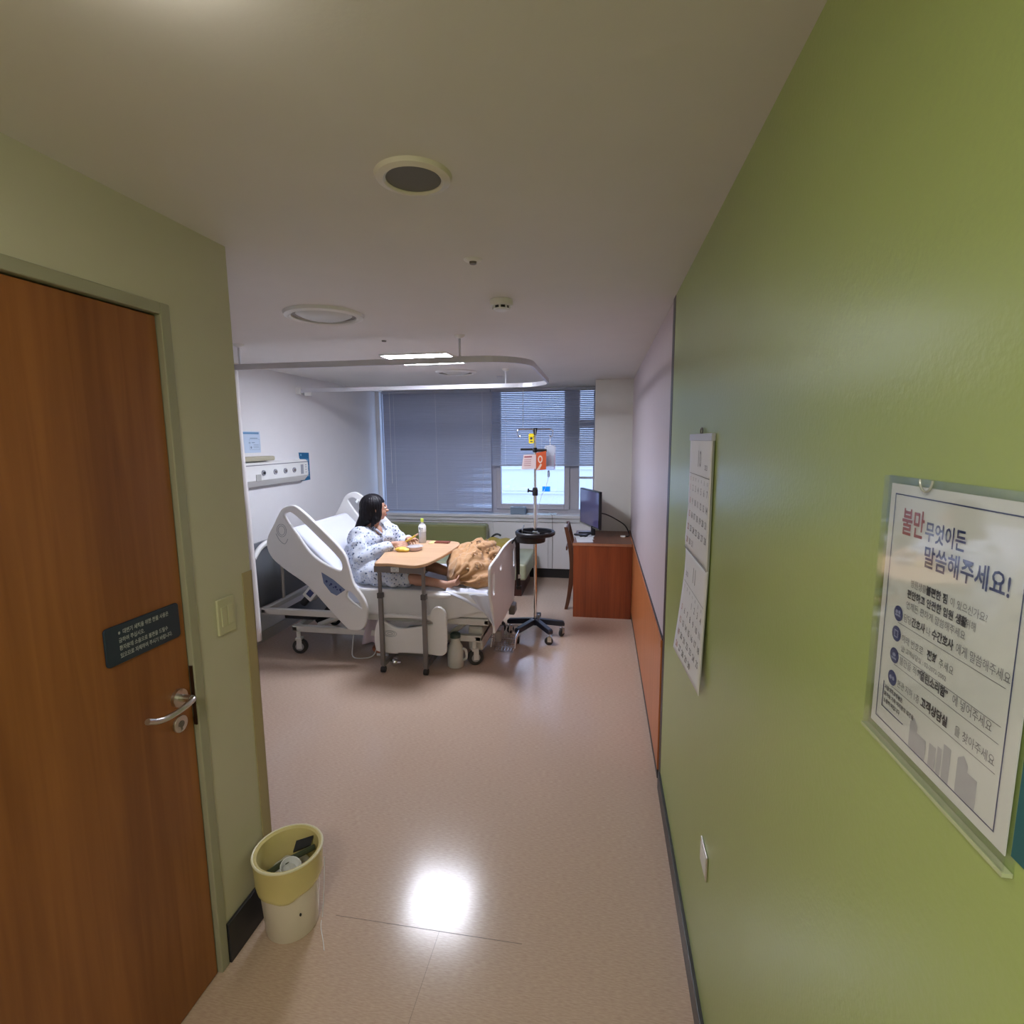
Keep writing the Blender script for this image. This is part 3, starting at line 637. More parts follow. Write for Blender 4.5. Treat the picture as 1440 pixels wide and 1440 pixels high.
bm = NB(); x0, x1, y0, y1, h = -.86, -.70, 4.10, 4.36, .13
for z, g in ((.006, 0), (.05, .008), (.09, .014), (.13, .02)): tube(bm, [(x0 - g, y0 - g, z), (x1 + g, y0 - g, z), (x1 + g, y1 + g, z), (x0 - g, y1 + g, z)], .003 if z < .12 else .005, 6, True)
for k in range(7):
    x = x0 + (x1 - x0) * k / 6; tube(bm, [(x, y0 - .02, .13), (x, y0, .006), (x, y1, .006), (x, y1 + .02, .13)], .0026, 5)
for k in range(1, 9):
    y = y0 + (y1 - y0) * k / 9; tube(bm, [(x0 - .02, y, .13), (x0, y, .006), (x1, y, .006), (x1 + .02, y, .13)], .0026, 5)
obj('wire_mesh', bm, M_chrome, t, smooth=True)
for x in (x0 - .02, x1 + .02): obj('handle', tb([(x, y0 + .03, .13), (x, y0 - .03, .07), (x, y0 - .04, .055)], .0045, 8), M_white, t, smooth=True)
t = thing('floor_pouch', 'flat reddish-brown pouch lying on the floor under the bed', 'pouch', (-1.78, 3.98, 0))
bm = NB(); ell(bm, (-1.78, 4.00, .03), (.10, .13, .03), 16); obj('pouch_body', bm, mat('rust', (.34, .10, .04), .6), t, smooth=True)
obj('white_strip', bx(-1.80, -1.70, 3.875, 3.89, 0.0, .02), M_paper, t)
o = obj('drain_tube', tb(spline([(-2.0, 3.90, .20), (-2.0, 3.86, .08), (-1.97, 3.80, .012), (-1.88, 3.79, .008), (-1.80, 3.82, .03), (-1.77, 3.86, .14), (-1.78, 3.9, .20)], 7), .005, 8), mat('clear_tube', (.70, .68, .66), .3)); for_p = o
for p in o.data.polygons: p.use_smooth = True
tag(o, 'thin clear plastic tube looping down to the floor under the backrest', 'tube')

# overbed table
tbz = .86
t = thing('overbed_table', 'overbed table with pale wood top and grey telescopic legs', 'table', (-1.45, 3.6, 0))
top = [(-1.640, 3.56), (-1.60, 3.545), (-1.52, 3.555), (-1.44, 3.535), (-1.36, 3.52), (-1.30, 3.53), (-1.25, 3.60), (-1.225, 3.74), (-1.205, 3.95), (-1.195, 4.18), (-1.20, 4.33), (-1.25, 4.42), (-1.36, 4.45), (-1.55, 4.45), (-1.70, 4.44), (-1.755, 4.39), (-1.76, 4.20), (-1.72, 3.95), (-1.67, 3.72)]
FZ = Matrix.Translation((0, 0, tbz - .012))
link('table_top', shape([top], FZ, .024, .006), M_table, t, smooth=True, ang=40)
obj('apron', bx(-1.650, -1.262, 3.565, 3.605, .785, .835), M_gmetal, t, bevel=.004)
obj('tray_support', bx(-1.60, -1.30, 3.60, 4.25, .812, .836), M_gmetal, t)
lab = obj('table_label', bx(-1.515, -1.455, 3.5615, 3.565, .795, .828), M_paper, t)
F = frame((0, 3.5612, 0), '-y'); bm = NB(); outline(bm, -1.508, .800, -1.462, .823, .003, F); rect(bm, -1.50, .808, -1.475, .814, F); obj('label_mark', bm, mat('label_grey', (.3, .35, .38), .5), lab)
for xt, xb in ((-1.635, -1.617), (-1.275, -1.278)):
    l = obj('leg', bx(xb - .016, xb + .016, 3.575, 3.605, .06, .615), M_gmetal, t, bevel=.004)
    obj('inner_post', bx(xb - .011, xb + .011, 3.579, 3.601, .61, .79), M_gmetal, l)
    obj('collar', bx(xb - .020, xb + .020, 3.570, 3.610, .585, .625), mat('dark_collar', (.08, .07, .07), .4), l, bevel=.003)
    f_ = obj('base_foot', bx(xb - .014, xb + .014, 3.58, 4.15, .045, .075), M_gmetal, t, bevel=.004)
    for yy in (3.59, 4.13): obj('caster', cyl(cyl(NB(), (xb - .017, yy, .024), (xb + .017, yy, .024), .024, n=18), (xb, yy, .03), (xb, yy, .05), .014), M_black, t, bevel=.003)
obj('cross_bar', bx(-1.60, -1.29, 3.80, 3.825, .05, .075), M_gmetal, t)
tag(obj('chrome_pedal', ell(cyl(NB(), (-1.60, 3.70, .035), (-1.52, 3.70, .035), .012), (-1.575, 3.70, .033), (.035, .024, .03), 16), M_chrome, smooth=True), 'shiny chrome foot pedal on the floor between the table legs', 'pedal')

# things on the table
def z0(v): return tbz + v
t = thing('drink_bottle', 'clear plastic water bottle with yellow-green cap on the overbed table', 'bottle', (-1.54, 4.34, tbz))
c = (-1.54, 4.34, tbz)
obj('bottle_body', la([(0, .001), (.028, .001), (.032, .008), (.032, .12), (.029, .135), (.022, .16), (.012, .178), (.012, .19), (0, .19)], c, 24), mat('cloudy_bottle', (.66, .66, .70), .15, alpha=.8), t, smooth=True)
lb = obj('bottle_label', la([(.0325, .10), (.033, .145), (.024, .165)], c, 24), M_paper, t, smooth=True)
bm = NB(); text(bm, '정수', 0, 0, .022, frame((c[0] - .02, c[1] - .0345, c[2] + .122), '-y'), bold=.0006); text(bm, '생수', 0, 0, .016, frame((c[0] - .01, c[1] - .0345, c[2] + .105), '-y')); obj('label_lettering', bm, M_black_ink, lb)
obj('bottle_cap', la([(0, .215), (.013, .214), (.0145, .208), (.0145, .186), (0, .186)], c, 20), mat('lime_cap', (.50, .62, .10), .35), t, smooth=True)
t = thing('snack_dish', 'round pale pink plastic dish beside her hands on the table', 'dish', (-1.50, 4.02, tbz))
obj('dish_body', la([(0, .001), (.05, .001), (.058, .006), (.065, .032), (.062, .032), (.054, .01), (0, .008)], (-1.50, 4.02, tbz), 28), mat('pink_clear', (.68, .50, .46), .2, alpha=.75), t, smooth=True)
obj('dish_lid', la([(0, .038), (.05, .037), (.067, .032), (.067, .029)], (-1.50, 4.04, tbz), 28), mat('lid_clear', (.75, .75, .80), .15, alpha=.6), t, smooth=True)
t = thing('food_wrap', 'yellow snack wrapper under her hands on the table', 'snack', (-1.585, 3.98, tbz))
bm = NB(); ell(bm, (-1.59, 3.97, tbz + .018), (.055, .045, .020), 14); ell(bm, (-1.55, 3.96, tbz + .015), (.035, .03, .015), 14); me = blob(bm, .005, 2); wrinkle(me, .006, 40); link('wrapper', me, M_yellow, t, smooth=True, ang=180)
t = thing('wallet', 'reddish-brown phone wallet lying at the back of the table', 'wallet', (-1.36, 4.36, tbz))
obj('cover', bx(-1.43, -1.30, 4.32, 4.39, tbz + .0005, tbz + .012), M_brownp, t, bevel=.005)
t = thing('yellow_leaflet', 'pale yellow leaflet behind the bottle on the table', 'leaflet', (-1.44, 4.385, tbz))
obj('sheet', bx(-1.475, -1.435, 4.30, 4.42, tbz + .0005, tbz + .004), mat('pale_yellow', (.75, .64, .28), .5), t)
# white cloth at the back of bed
bm = NB(); ell(bm, (-1.12, 4.50, .64), (.20, .10, .035), 16); ell(bm, (-1.02, 4.46, .68), (.10, .08, .04), 14); ell(bm, (-1.2, 4.35, .63), (.14, .15, .025), 14); me = blob(bm, .012, 4); wrinkle(me, .02, 14)
tag(link('folded_towel', me, M_sheet, smooth=True, ang=180), 'crumpled white towel on the far side of the bed behind the quilt', 'towel')
# quilt
bm = NB()
for c_, r_ in (((-1.03, 4.02, .72), (.185, .20, .135)), ((-.99, 4.22, .77), (.175, .20, .155)), ((-1.10, 4.30, .74), (.15, .17, .14)), ((-.95, 3.95, .67), (.135, .16, .09)), ((-1.12, 3.98, .67), (.09, .12, .075)), ((-.93, 4.12, .70), (.12, .22, .12)), ((-1.15, 4.12, .74), (.09, .18, .12))): ell(bm, c_, r_, 20)
me = blob(bm, .0085, 10)
for v in me.vertices:
    p = v.co; 
    s = 0
    # radiating folds
    a = math.atan2(p.z - .62, p.x + 1.18); s = .013 * math.sin(a * 24 + 5 * noise.noise(p * 6)) * max(0, min(1, (p.x + 1.17) * 6))
    s += .022 * noise.noise(p * 9) + .008 * noise.noise(p * 24)
    v.co = p + v.normal * s
    if v.co.z < .612: v.co.z = .612
    if v.co.x > -.815: v.co.x = -.815 + (v.co.x + .815) * .05
me.update()
tag(link('tan_quilt', me, M_quilt, smooth=True, ang=180), 'bunched tan padded quilt at the foot of the bed', 'quilt')

# ================================================================== PERSON
per = thing('person', 'person in patterned hospital gown sitting on the bed holding a snack', 'person', (-2.0, 4.1, .60))
SH, EL, WR = V(-1.965, 3.965, .985), V(-1.905, 3.885, .80), V(-1.665, 3.985, .915)
SF, EF, WF = V(-1.835, 4.285, .985), V(-1.73, 4.35, .84), V(-1.60, 4.16, .925)
HD = V(-1.868, 4.12, 1.185)
yawh = math.radians(30)                      # head turned a little towards the window
Rh = Matrix.Rotation(yawh, 3, 'Z')
def h(x, y, z): return HD + Rh @ V(x, y, z)
bm = NB()
cap(bm, V(-1.98, 4.12, .72), V(-1.95, 4.12, .85), .125, .115, 16); cap(bm, V(-1.95, 4.03, .93), V(-1.88, 4.22, .93), .095, .095, 16)
cap(bm, V(-1.92, 4.12, .95), V(-1.885, 4.12, 1.09), .058, .050, 14)
cap(bm, SH, EL, .045, .038); cap(bm, EL, WR, .037, .024); cap(bm, SF, EF, .045, .038); cap(bm, EF, WF, .037, .024)
# legs
KN, AN = V(-1.56, 3.83, .690), V(-1.185, 3.795, .648)
KF, AF = V(-1.46, 4.09, .735), V(-1.15, 4.02, .670)
cap(bm, V(-1.97, 4.03, .70), KN, .085, .058, 16); cap(bm, KN, AN, .052, .031, 14); cap(bm, KN * .6 + AN * .4 + V(0, 0, -.004), KN * .35 + AN * .65, .048, .038)
cap(bm, V(-1.97, 4.2, .70), KF, .085, .058, 16); cap(bm, KF, AF, .052, .034, 14)
# near foot: heel, arch, ball, toes up
cap(bm, AN + V(.015, 0, -.012), AN + V(.045, .0, -.01), .029, .028); cap(bm, AN + V(.03, 0, 0), V(-1.085, 3.80, .668), .028, .026); cap(bm, V(-1.085, 3.785, .66), V(-1.083, 3.825, .672), .022, .022)
cap(bm, AF, V(-1.06, 4.0, .66), .03, .026)
# head
cap(bm, h(0, 0, .02), h(.012, 0, -.03), .082, .068, 18); ell(bm, h(-.02, 0, .03), (.092, .078, .088), 18, Rh)
ell(bm, h(.040, 0, -.068), (.036, .034, .030), 14, Rh); ell(bm, h(.055, 0, -.03), (.034, .050, .048), 14, Rh)
me = blob(bm, .0085, 4)
body = link('body', me, M_skin, per, smooth=True, ang=180)
# face parts
bm = NB(); ell(bm, h(.094, 0, -.020), (.018, .0115, .013), 12, Rh); ell(bm, h(.086, 0, 0), (.011, .008, .026), 12, Rh); obj('nose', bm, M_skin, per, smooth=True, ang=180)
bm = NB(); ell(bm, h(.084, 0, -.052), (.009, .020, .0055), 12, Rh); ell(bm, h(.082, 0, -.060), (.009, .017, .006), 12, Rh); obj('mouth', bm, mat('lips', (.42, .14, .13), .4), per, smooth=True)
for s in (-1, 1):
    e = obj('eye', ell(NB(), h(.074, s * .030, .008), (.010, .013, .007), 12, Rh), M_white, per, smooth=True); obj('iris', ell(NB(), h(.082, s * .030, .008), (.004, .0055, .0055), 10, Rh), M_black, e)
    obj('eyebrow', tb([h(.082, s * .014, .028), h(.082, s * .030, .032), h(.072, s * .045, .028)], .003, 6), M_hair, per)
    bm = NB(); ell(bm, h(-.005, s * .080, -.005), (.016, .008, .030), 12, Rh); obj('ear', bm, M_skin, per, smooth=True)
# hair: cap + tied back tail at the shoulders
bm = NB(); ell(bm, h(-.024, 0, .030), (.106, .096, .098), 20, Rh); ell(bm, h(-.055, 0, -.030), (.080, .084, .085), 18, Rh); ell(bm, h(.002, -.064, -.030), (.044, .026, .085), 14, Rh); ell(bm, h(.0, .064, -.03), (.042, .026, .08), 14, Rh)
cap(bm, h(-.07, -.01, -.06), h(-.125, -.012, -.125), .066, .040); cap(bm, h(-.11, -.012, -.105), h(-.190, -.02, -.185), .042, .010)
cap(bm, h(-.005, -.07, -.08), h(-.045, -.065, -.140), .030, .012)
me = blob(bm, .007, 4)
Ri = Rh.transposed()
kill = []
for v in me.vertices:
    q = Ri @ (v.co - HD); a = math.atan2(q.y, -q.x - .02)
    v.co = v.co + v.normal * (.0022 * math.sin(a * 26 + 4 * noise.noise(v.co * 8)))
    # keep the face free: push hair behind a slanted hairline
    if q.x > .052 and q.z < .055: v.co = HD + Rh @ V(.052 - (q.x - .052) * .3, q.y * .9, q.z)
me.update()
link('hair', me, M_hair, per, smooth=True, ang=180)
# gown
bm = NB()
cap(bm, V(-2.0, 4.03, .71), V(-2.0, 4.21, .71), .128, .128, 18); cap(bm, V(-1.985, 4.05, .82), V(-1.97, 4.19, .82), .125, .125, 18); cap(bm, V(-1.955, 4.02, .93), V(-1.875, 4.23, .93), .112, .108, 18)
cap(bm, SH + V(.005, .01, -.005), SF + V(0, -.01, -.005), .062, .062)
cap(bm, SH, EL, .060, .070); cap(bm, EL, EL.lerp(WR, .80), .070, .052); cap(bm, SF, EF, .062, .066); cap(bm, EF, EF.lerp(WF, .72), .062, .046)
cap(bm, V(-1.95, 3.95, .68), KN + V(-.04, 0, .0), .125, .088, 18); cap(bm, V(-1.95, 4.22, .68), KF + V(-.02, 0, .0), .12, .085, 18); cap(bm, V(-1.98, 3.98, .66), V(-1.65, 3.95, .655), .10, .07); cap(bm, V(-1.7, 3.86, .66), V(-1.7, 4.1, .68), .08, .08)
cap(bm, KN + V(-.06, 0, -.01), KN + V(.06, 0, -.012), .082, .072)
me = blob(bm, .0095, 6)
wrinkle(me, .018, 10, 3, .0095, 9)
for v in me.vertices:
    if v.co.z < .606: v.co.z = .606
    # neckline V opening
    d = v.co - V(-1.86, 4.09, 1.03)
me.update()
link('gown', me, M_gown, per, smooth=True, ang=180)
bm = NB()
for s, p0 in ((1, V(-1.885, 4.055, 1.055)), (-1, V(-1.85, 4.18, 1.055))):
    q = [p0, p0 + V(.055, 0, -.04), V(-1.80, 4.09, .955), V(-1.80, 4.06, .86)] if s == 1 else [p0, p0 + V(.05, -.01, -.05), V(-1.80, 4.11, .955)]
    tube(bm, spline(q, 6), .008, 8)
obj('collar', bm, M_gown, per, smooth=True)
bm = NB(); ell(bm, V(-1.838, 4.10, .995), (.032, .036, .055), 16); obj('neckline', bm, M_skin, per, smooth=True)
# hands
def hand(name, W, fwd_, palm_n, side, curl, parent):
    f = fwd_.normalized(); n = (palm_n - f * palm_n.dot(f)).normalized(); s = f.cross(n) * side
    bm = NB(); cap(bm, W, W + f * .03, .021, .024, 10)
    for k in range(4): cap(bm, W + f * .02 + s * (-.024 + k * .016) * .6, W + f * .072 + s * (-.027 + k * .018), .0135, .0115, 8)
    L = (.056, .064, .060, .046)
    for k in range(4):
        p = W + f * .074 + s * (-.029 + k * .0195); d = f.copy(); ln = L[k]; r = .0095
        for j, fr in enumerate((.42, .32, .26)):
            q = Quaternion(f.cross(n), 0) ; c = curl[k] * (j + 1)
            d = (f * math.cos(c) + n * math.sin(c)).normalized(); e = p + d * ln * fr; cap(bm, p, e, r, r - .0008, 8); p = e; r -= .0008
    p = W + f * .028 - s * .026; e = p + (f * .55 - s * .75 + n * .35).normalized() * .034; cap(bm, p, e, .0125, .0105, 8); e2 = e + (f * .95 - s * .12 + n * .35).normalized() * .028; cap(bm, e, e2, .0105, .0085, 8)
    me = blob(bm, .0038, 2); return link(name, me, M_skin, parent, smooth=True, ang=180)
hand('hand', WR, V(1, .12, -.10), V(.1, .55, -.6), 1, (.28, .34, .38, .42), per)
hand('hand', WF, V(.55, -.62, .12), V(.25, -.2, -.85), -1, (.15, .32, .4, .45), per)
# toes
bm = NB()
for k in range(5):
    y = 3.775 + k * .0135; r = .0115 if k == 4 else .0085 - .0004 * (3 - k)
    cap(bm, V(-1.088, y, .668), V(-1.072, y, .700 + .004 * k), r, r * .9, 8)
me = blob(bm, .004, 1); link('toes', me, M_skin, per, smooth=True, ang=180)
# snack held
t = thing('snack_bar', 'yellow-wrapped snack bar held between her fingers', 'snack', (-1.555, 4.05, .93))
M = Matrix.Translation((-1.548, 4.07, .945)) @ Matrix.Rotation(.3, 4, 'Z') @ Matrix.Rotation(-.55, 4, 'Y')
obj('bar', bx(-.05, .05, -.012, .012, -.007, .007, M=M), M_yellow, t, bevel=.004)
obj('torn_end', bx(.045, .075, -.010, .010, -.006, .006, M=M), M_pinkm, t, bevel=.004)

# ================================================================== IV STAND
IX, IY = -.566, 4.50
t = thing('drip_stand', 'chrome drip stand on five black castored legs beside the foot board', 'drip stand', (IX, IY, 0))
angs = [math.radians(a) for a in (-58, 14, 86, 158, 232)]
for a in (math.radians(8), math.radians(-52), math.radians(-122), math.radians(-188), math.radians(90)):
    dx, dy = math.cos(a), math.sin(a); R_ = .245
    M = Matrix.Translation((IX, IY, .125)) @ Matrix.Rotation(a, 4, 'Z')
    bm = NB(); prism(bm, [(0, -.002), (0, .040), (.05, .040), (R_, .016), (R_ + .016, .004), (R_ + .016, -.024), (R_ - .02, -.026), (.05, -.008)], M @ Matrix(((1, 0, 0, 0), (0, 0, 1, -.022), (0, 1, 0, 0), (0, 0, 0, 1))), .044)
    leg = obj('leg', bm, mat('blue_black_plastic', (.018, .02, .035), .35), t, bevel=.005)
    cx, cy2 = IX + dx * (R_ - .005), IY + dy * (R_ - .005); aa = a + .9
    MM = Matrix.Translation((cx, cy2, 0)) @ Matrix.Rotation(aa, 4, 'Z')
    bm = NB(); cyl(bm, (0, 0, .075), (0, 0, .108), .008); box(bm, -.018, .016, -.017, -.013, .03, .078); box(bm, -.018, .016, .013, .017, .03, .078); box(bm, -.018, .016, -.017, .017, .072, .080)
    bmesh.ops.transform(bm, matrix=MM, verts=bm.verts); fk = obj('caster_fork', bm, M_steel, leg)
    bm = cy((-.008, -.011, .036), (-.008, .011, .036), .036, n=24); bmesh.ops.transform(bm, matrix=MM, verts=bm.verts); obj('caster_wheel', bm, M_rubber, leg, smooth=True, bevel=.006)
obj('hub', la([(0, .17), (.020, .17), (.026, .155), (.034, .12), (.034, .11), (0, .11)], (IX, IY, 0), 20), MC['blue_black_plastic'], t, smooth=True)
obj('hub_screw', cy((IX + .026, IY - .01, .125), (IX + .030, IY - .01, .205), .009, n=10), M_steel, t)
obj('lower_pole', cy((IX, IY, .15), (IX, IY, 1.30), .0145, n=18), M_chrome, t, smooth=True)
obj('upper_pole', cy((IX, IY, 1.30), (IX, IY, 1.82), .0100, n=14), M_chrome, t, smooth=True)
obj('clamp', la([(0, .0), (.022, .0), (.024, .01), (.024, .05), (.018, .07), (0, .07)], (IX, IY, 1.268), 18), M_black, t, smooth=True)
bm = NB(); cyl(bm, (IX - .02, IY, 1.305), (IX - .055, IY - .005, 1.31), .008); lathe(bm, [(0, 0), (.014, .0), (.020, .006), (.014, .014), (0, .014)], (IX - .052, IY - .005, 1.312), 12, (-1, -.1, .1)); obj('clamp_knob', bm, M_black, t)
bm = NB(); box(bm, IX - .125, IX - .02, IY - .01, IY + .01, 1.655, 1.675); box(bm, IX - .02, IX + .10, IY - .012, IY + .012, 1.645, 1.668); cyl(bm, (IX, IY, 1.64), (IX, IY, 1.68), .018); obj('cross_handle', bm, M_black, t, bevel=.003)
obj('pole_top', la([(0, 0), (.010, 0), (.020, .045), (.020, .06), (0, .062)], (IX, IY, 1.785), 16), M_black, t, smooth=True)
for a in (0.15, PI / 2 + .15, PI + .15, -PI / 2 + .15):
    dx, dy = math.cos(a), math.sin(a); pts = [(IX + dx * r, IY + dy * r, z) for r, z in ((.01, 1.835), (.08, 1.836), (.145, 1.832), (.150, 1.80), (.143, 1.775), (.128, 1.775), (.122, 1.79))]
    obj('bag_hook', tb(spline(pts, 4), .0035, 6), M_chrome, t, smooth=True)
ZT = .925
tr = obj('tray_ring', la([(.150, .03), (.166, .034), (.176, .025), (.174, .004), (.160, -.006), (.150, .0), (.150, .03)], (IX - .0, IY, ZT), 36), M_black, t, smooth=True)
obj('tray_bowl', la([(.0, -.056), (.09, -.056), (.118, -.05), (.125, .005), (.131, .005), (.124, -.058), (.0, -.064)], (IX - .035, IY - .015, ZT), 32), M_black, t, smooth=True)
obj('tray_hub', cyl(cyl(NB(), (IX, IY, ZT - .02), (IX, IY, ZT + .03), .024), (IX + .03, IY - .02, ZT + .01), (IX + .03, IY - .02, ZT + .02), .012), M_steel, t, bevel=.002)
bm = NB()
for a in (.5, 2.6, 4.7): box(bm, IX - .01, IX + .01, IY - .01, IY + .01, ZT, ZT + .014); tube(bm, [(IX, IY, ZT + .01), (IX + .155 * math.cos(a), IY + .155 * math.sin(a), ZT + .016)], .008, 8)
obj('tray_spoke', bm, M_black, t)
# things hanging
t = thing('saline_bag', 'clear infusion bag hanging from the right hook of the drip stand', 'infusion bag', (IX + .135, IY + .03, 1.48))
bx_, by_ = IX + .125, IY + .022
me = shape([rrect(bx_ - .045, 1.49, bx_ + .050, 1.70, .02)], FY(by_), .026, .012, False); link('bag_body', me, mat('bag_clear', (.90, .92, 1.0), .15, alpha=.36), t, smooth=True)
bm = NB(); F = frame((bx_, by_ - .0145, 1.6), '-y'); rect(bm, -.032, -.08, .034, .01, F); obj('bag_print', bm, mat('bag_label', (.55, .60, .72), .5, alpha=.6), t)
bm = NB(); F = frame((bx_, by_ - .0155, 1.6), '-y')
for k in range(5): rect(bm, -.026 + (k % 2) * .01, -.072 + k * .016, .02, -.066 + k * .016, F)
rect(bm, .036, -.10, .044, .02, F); obj('print_lines', bm, mat('pink_grey_ink', (.42, .30, .42), .5), t)
obj('hanging_loop', tb([(bx_ + .002, by_, 1.70), (bx_ + .002, by_, 1.772)], .003, 6), M_white, t)
obj('drip_chamber', la([(.004, 0), (.010, .008), (.010, .05), (.004, .06)], (bx_ - .01, by_, 1.425), 12), mat('drip_plastic', (.45, .50, .62), .2, alpha=.7), t, smooth=True)
obj('infusion_line', tb(spline([(bx_ - .01, by_, 1.43), (bx_ - .035, by_ - .02, 1.34), (bx_ - .075, by_ - .03, 1.25), (bx_ - .10, by_ - .03, 1.12), (IX + .02, by_ - .03, 1.0)], 6), .0022, 6), mat('line_clear', (.65, .68, .75), .2, alpha=.7), t, smooth=True)
t = thing('medicine_packet', 'white and pink medicine packet clipped on the drip stand pole', 'packet', (IX - .045, IY - .02, 1.49))
F = FACE['-y']; M = frame((IX - .115, IY - .022, 1.495), (V(1, .05, .04), V(.06, 0, 1), V(0, -1, 0)))
obj('packet', prism(NB(), [(0, 0), (.125, .0), (.118, .125), (.012, .125)], M, .006), mat('pale_pink_paper', (.72, .60, .60), .5), t)
bm = NB(); rect(bm, .02, .100, .085, .112, M, .0075)
for k in range(4): rect(bm, .02, .03 + k * .016, .08, .034 + k * .016, M, .0075)
obj('packet_print', bm, mat('maroon_ink', (.35, .10, .12), .5), t)
t = thing('orange_card', 'orange-red warning card hanging behind the pole of the drip stand', 'card', (IX + .05, IY + .0, 1.49))
M = frame((IX + .012, IY - .016, 1.487), '-y')
obj('card', prism(NB(), [(0, 0), (.085, .008), (.085, .165), (.03, .155), (.0, .15)], M, .003), mat('orange_red', (.60, .10, .03), .45), t)
bm = NB(); disc(bm, .035, .095, .020, M, .0036, ry=.032); flat(bm, [(.0, .0), (.03, .01), (.05, .05), (.038, .06), (.02, .03)], M, .0036); obj('card_picture', bm, mat('cream_ink', (.72, .60, .50), .5), t)
bm = NB(); disc(bm, .035, .095, .011, M, .0042, ry=.02); obj('picture_centre', bm, MC['orange_red'], t)
t = thing('yellow_tag', 'yellow plastic tag tied near the top of the drip stand', 'tag', (IX - .03, IY - .02, 1.74))
M = frame((IX - .052, IY - .016, 1.715), '-y'); obj('tag_plate', prism(NB(), rrect(0, 0, .045, .085, .012), M, .003), mat('tag_yellow', (.80, .62, .02), .4), t)
bm = NB(); disc(bm, .022, .045, .011, M, .0036); rect(bm, .012, .014, .034, .022, M, .0036); obj('tag_print', bm, M_black_ink, t)
t = thing('pen_light', 'thin grey-blue stick standing in the tray of the drip stand', 'stick', (IX - .14, IY, ZT))
obj('stick', cy((IX - .115, IY - .02, ZT - .05), (IX - .135 + .025, IY - .02, ZT + .06), .004, n=8), M_steel, t); t2 = obj('stick_tip', cy((IX - .112, IY - .02, ZT + .045), (IX - .095, IY - .02, ZT + .085), .006, n=8), mat('grey_blue', (.42, .46, .55), .4), t)

# ================================================================== DESK AREA
DX0, DY0 = -.262, 5.07
t = thing('writing_desk', 'reddish-brown wooden desk against the right wall', 'desk', (.02, 5.4, 0))
obj('end_panel', bx(DX0, XR - .012, DY0, DY0 + .03, 0, .722), M_desk, t, bevel=.002)
obj('desk_top', bx(DX0 - .004, XR - .012, DY0 - .004, 5.795, .722, .748), M_desktop, t, bevel=.003)
obj('back_panel', bx(XR - .05, XR - .03, DY0 + .03, 5.77, .25, .722), M_desk, t)
obj('end_panel', bx(-.06, XR - .012, 5.765, 5.79, 0, .722), M_desk, t)
obj('edge_strip', bx(DX0 - .006, XR - .012, DY0 - .0065, DY0 - .004, .723, .747), wood('edge_wood', (.42, .17, .09), (.5, .22, .12)), t)
dz = .748
# monitor
t = thing('television', 'flat black television on a curved stand on the desk', 'television', (-.08, 5.52, dz))
A = V(-.020, 5.30, 0); B = V(-.228, 5.78, 0); ux = (A - B).normalized(); un = ux.cross(V(0, 0, 1)); wd = (A - B).length
# viewer sees screen from -x side
if un.x > 0: un = -un
F = Matrix(((ux.x, 0, un.x, B.x), (ux.y, 0, un.y, B.y), (0, 1, 0, 0), (0, 0, 0, 1)))
ZA, ZB = .835, 1.225
obj('tv_housing', prism(NB(), rrect(0, ZA, wd, ZB, .006), F, -.028), M_black, t)
obj('bezel', (lambda b: (outline(b, 0, ZA, wd, ZB, .014, F, .0012), b)[1])(NB()), mat('bezel_black', (.02, .02, .022), .25), t)
obj('screen', prism(NB(), [(.012, ZA + .02), (wd - .012, ZA + .02), (wd - .012, ZB - .012), (.012, ZB - .012)], F, .0008), mat('dark_screen', (.10, .09, .20), .08, spec=.8), t)
obj('chin_strip', prism(NB(), [(0, ZA), (wd, ZA), (wd, ZA + .012), (0, ZA + .012)], F, .004), M_steel, t)
C = (A + B) / 2
bm = NB(); C2 = C - un * .015 + V(.03, -.08, 0); cyl(bm, (C2.x, C2.y, dz + .01), (C2.x, C2.y, ZA + .02), .022); obj('stand_neck', bm, M_black, t)
for d in ((-.13, -.10), (-.15, .13)): obj('stand_foot', tb(spline([(C2.x, C2.y, dz + .035), (C2.x + d[0] * .5, C2.y + d[1] * .6, dz + .018), (C2.x + d[0], C2.y + d[1], dz + .008)], 5), .010, 8), M_black, t, smooth=True)
o = obj('television_cable', tb(spline([(-.02, 5.55, .98), (.06, 5.60, .955), (.16, 5.64, .90), (.25, 5.62, .84), (.29, 5.52, .77), (.27, 5.45, dz + .006), (.20, 5.46, dz + .006)], 8), .006, 8), M_black, smooth=True)
tag(o, 'black cable sagging from the television back to the desk corner', 'cable')
tag(obj('cable_plug', bx(.20, .25, 5.44, 5.465, dz, dz + .014), M_white, bevel=.003), 'small white plug lying on the desk near the wall', 'plug')
t = thing('desk_papers', 'white papers under the television stand on the desk', 'papers', (-.15, 5.3, dz)); F = None
for k, (x, y, a) in enumerate(((-.16, 5.22, .1), (-.15, 5.40, -.15), (-.17, 5.33, .3))):
    obj('sheet', bx(-.08, .08, -.11, .11, 0, .0015, M=Matrix.Translation((x, y, dz + .0003 + k * .002)) @ Matrix.Rotation(a, 4, 'Z')), M_paper, t)
t = thing('remote_control', 'dark remote control on the papers on the desk', 'remote control', (-.17, 5.30, dz + .007))
obj('remote_body', bx(-.02, .02, -.08, .08, 0, .016, M=Matrix.Translation((-.205, 5.42, dz + .0065)) @ Matrix.Rotation(.9, 4, 'Z')), M_black, t, bevel=.004)
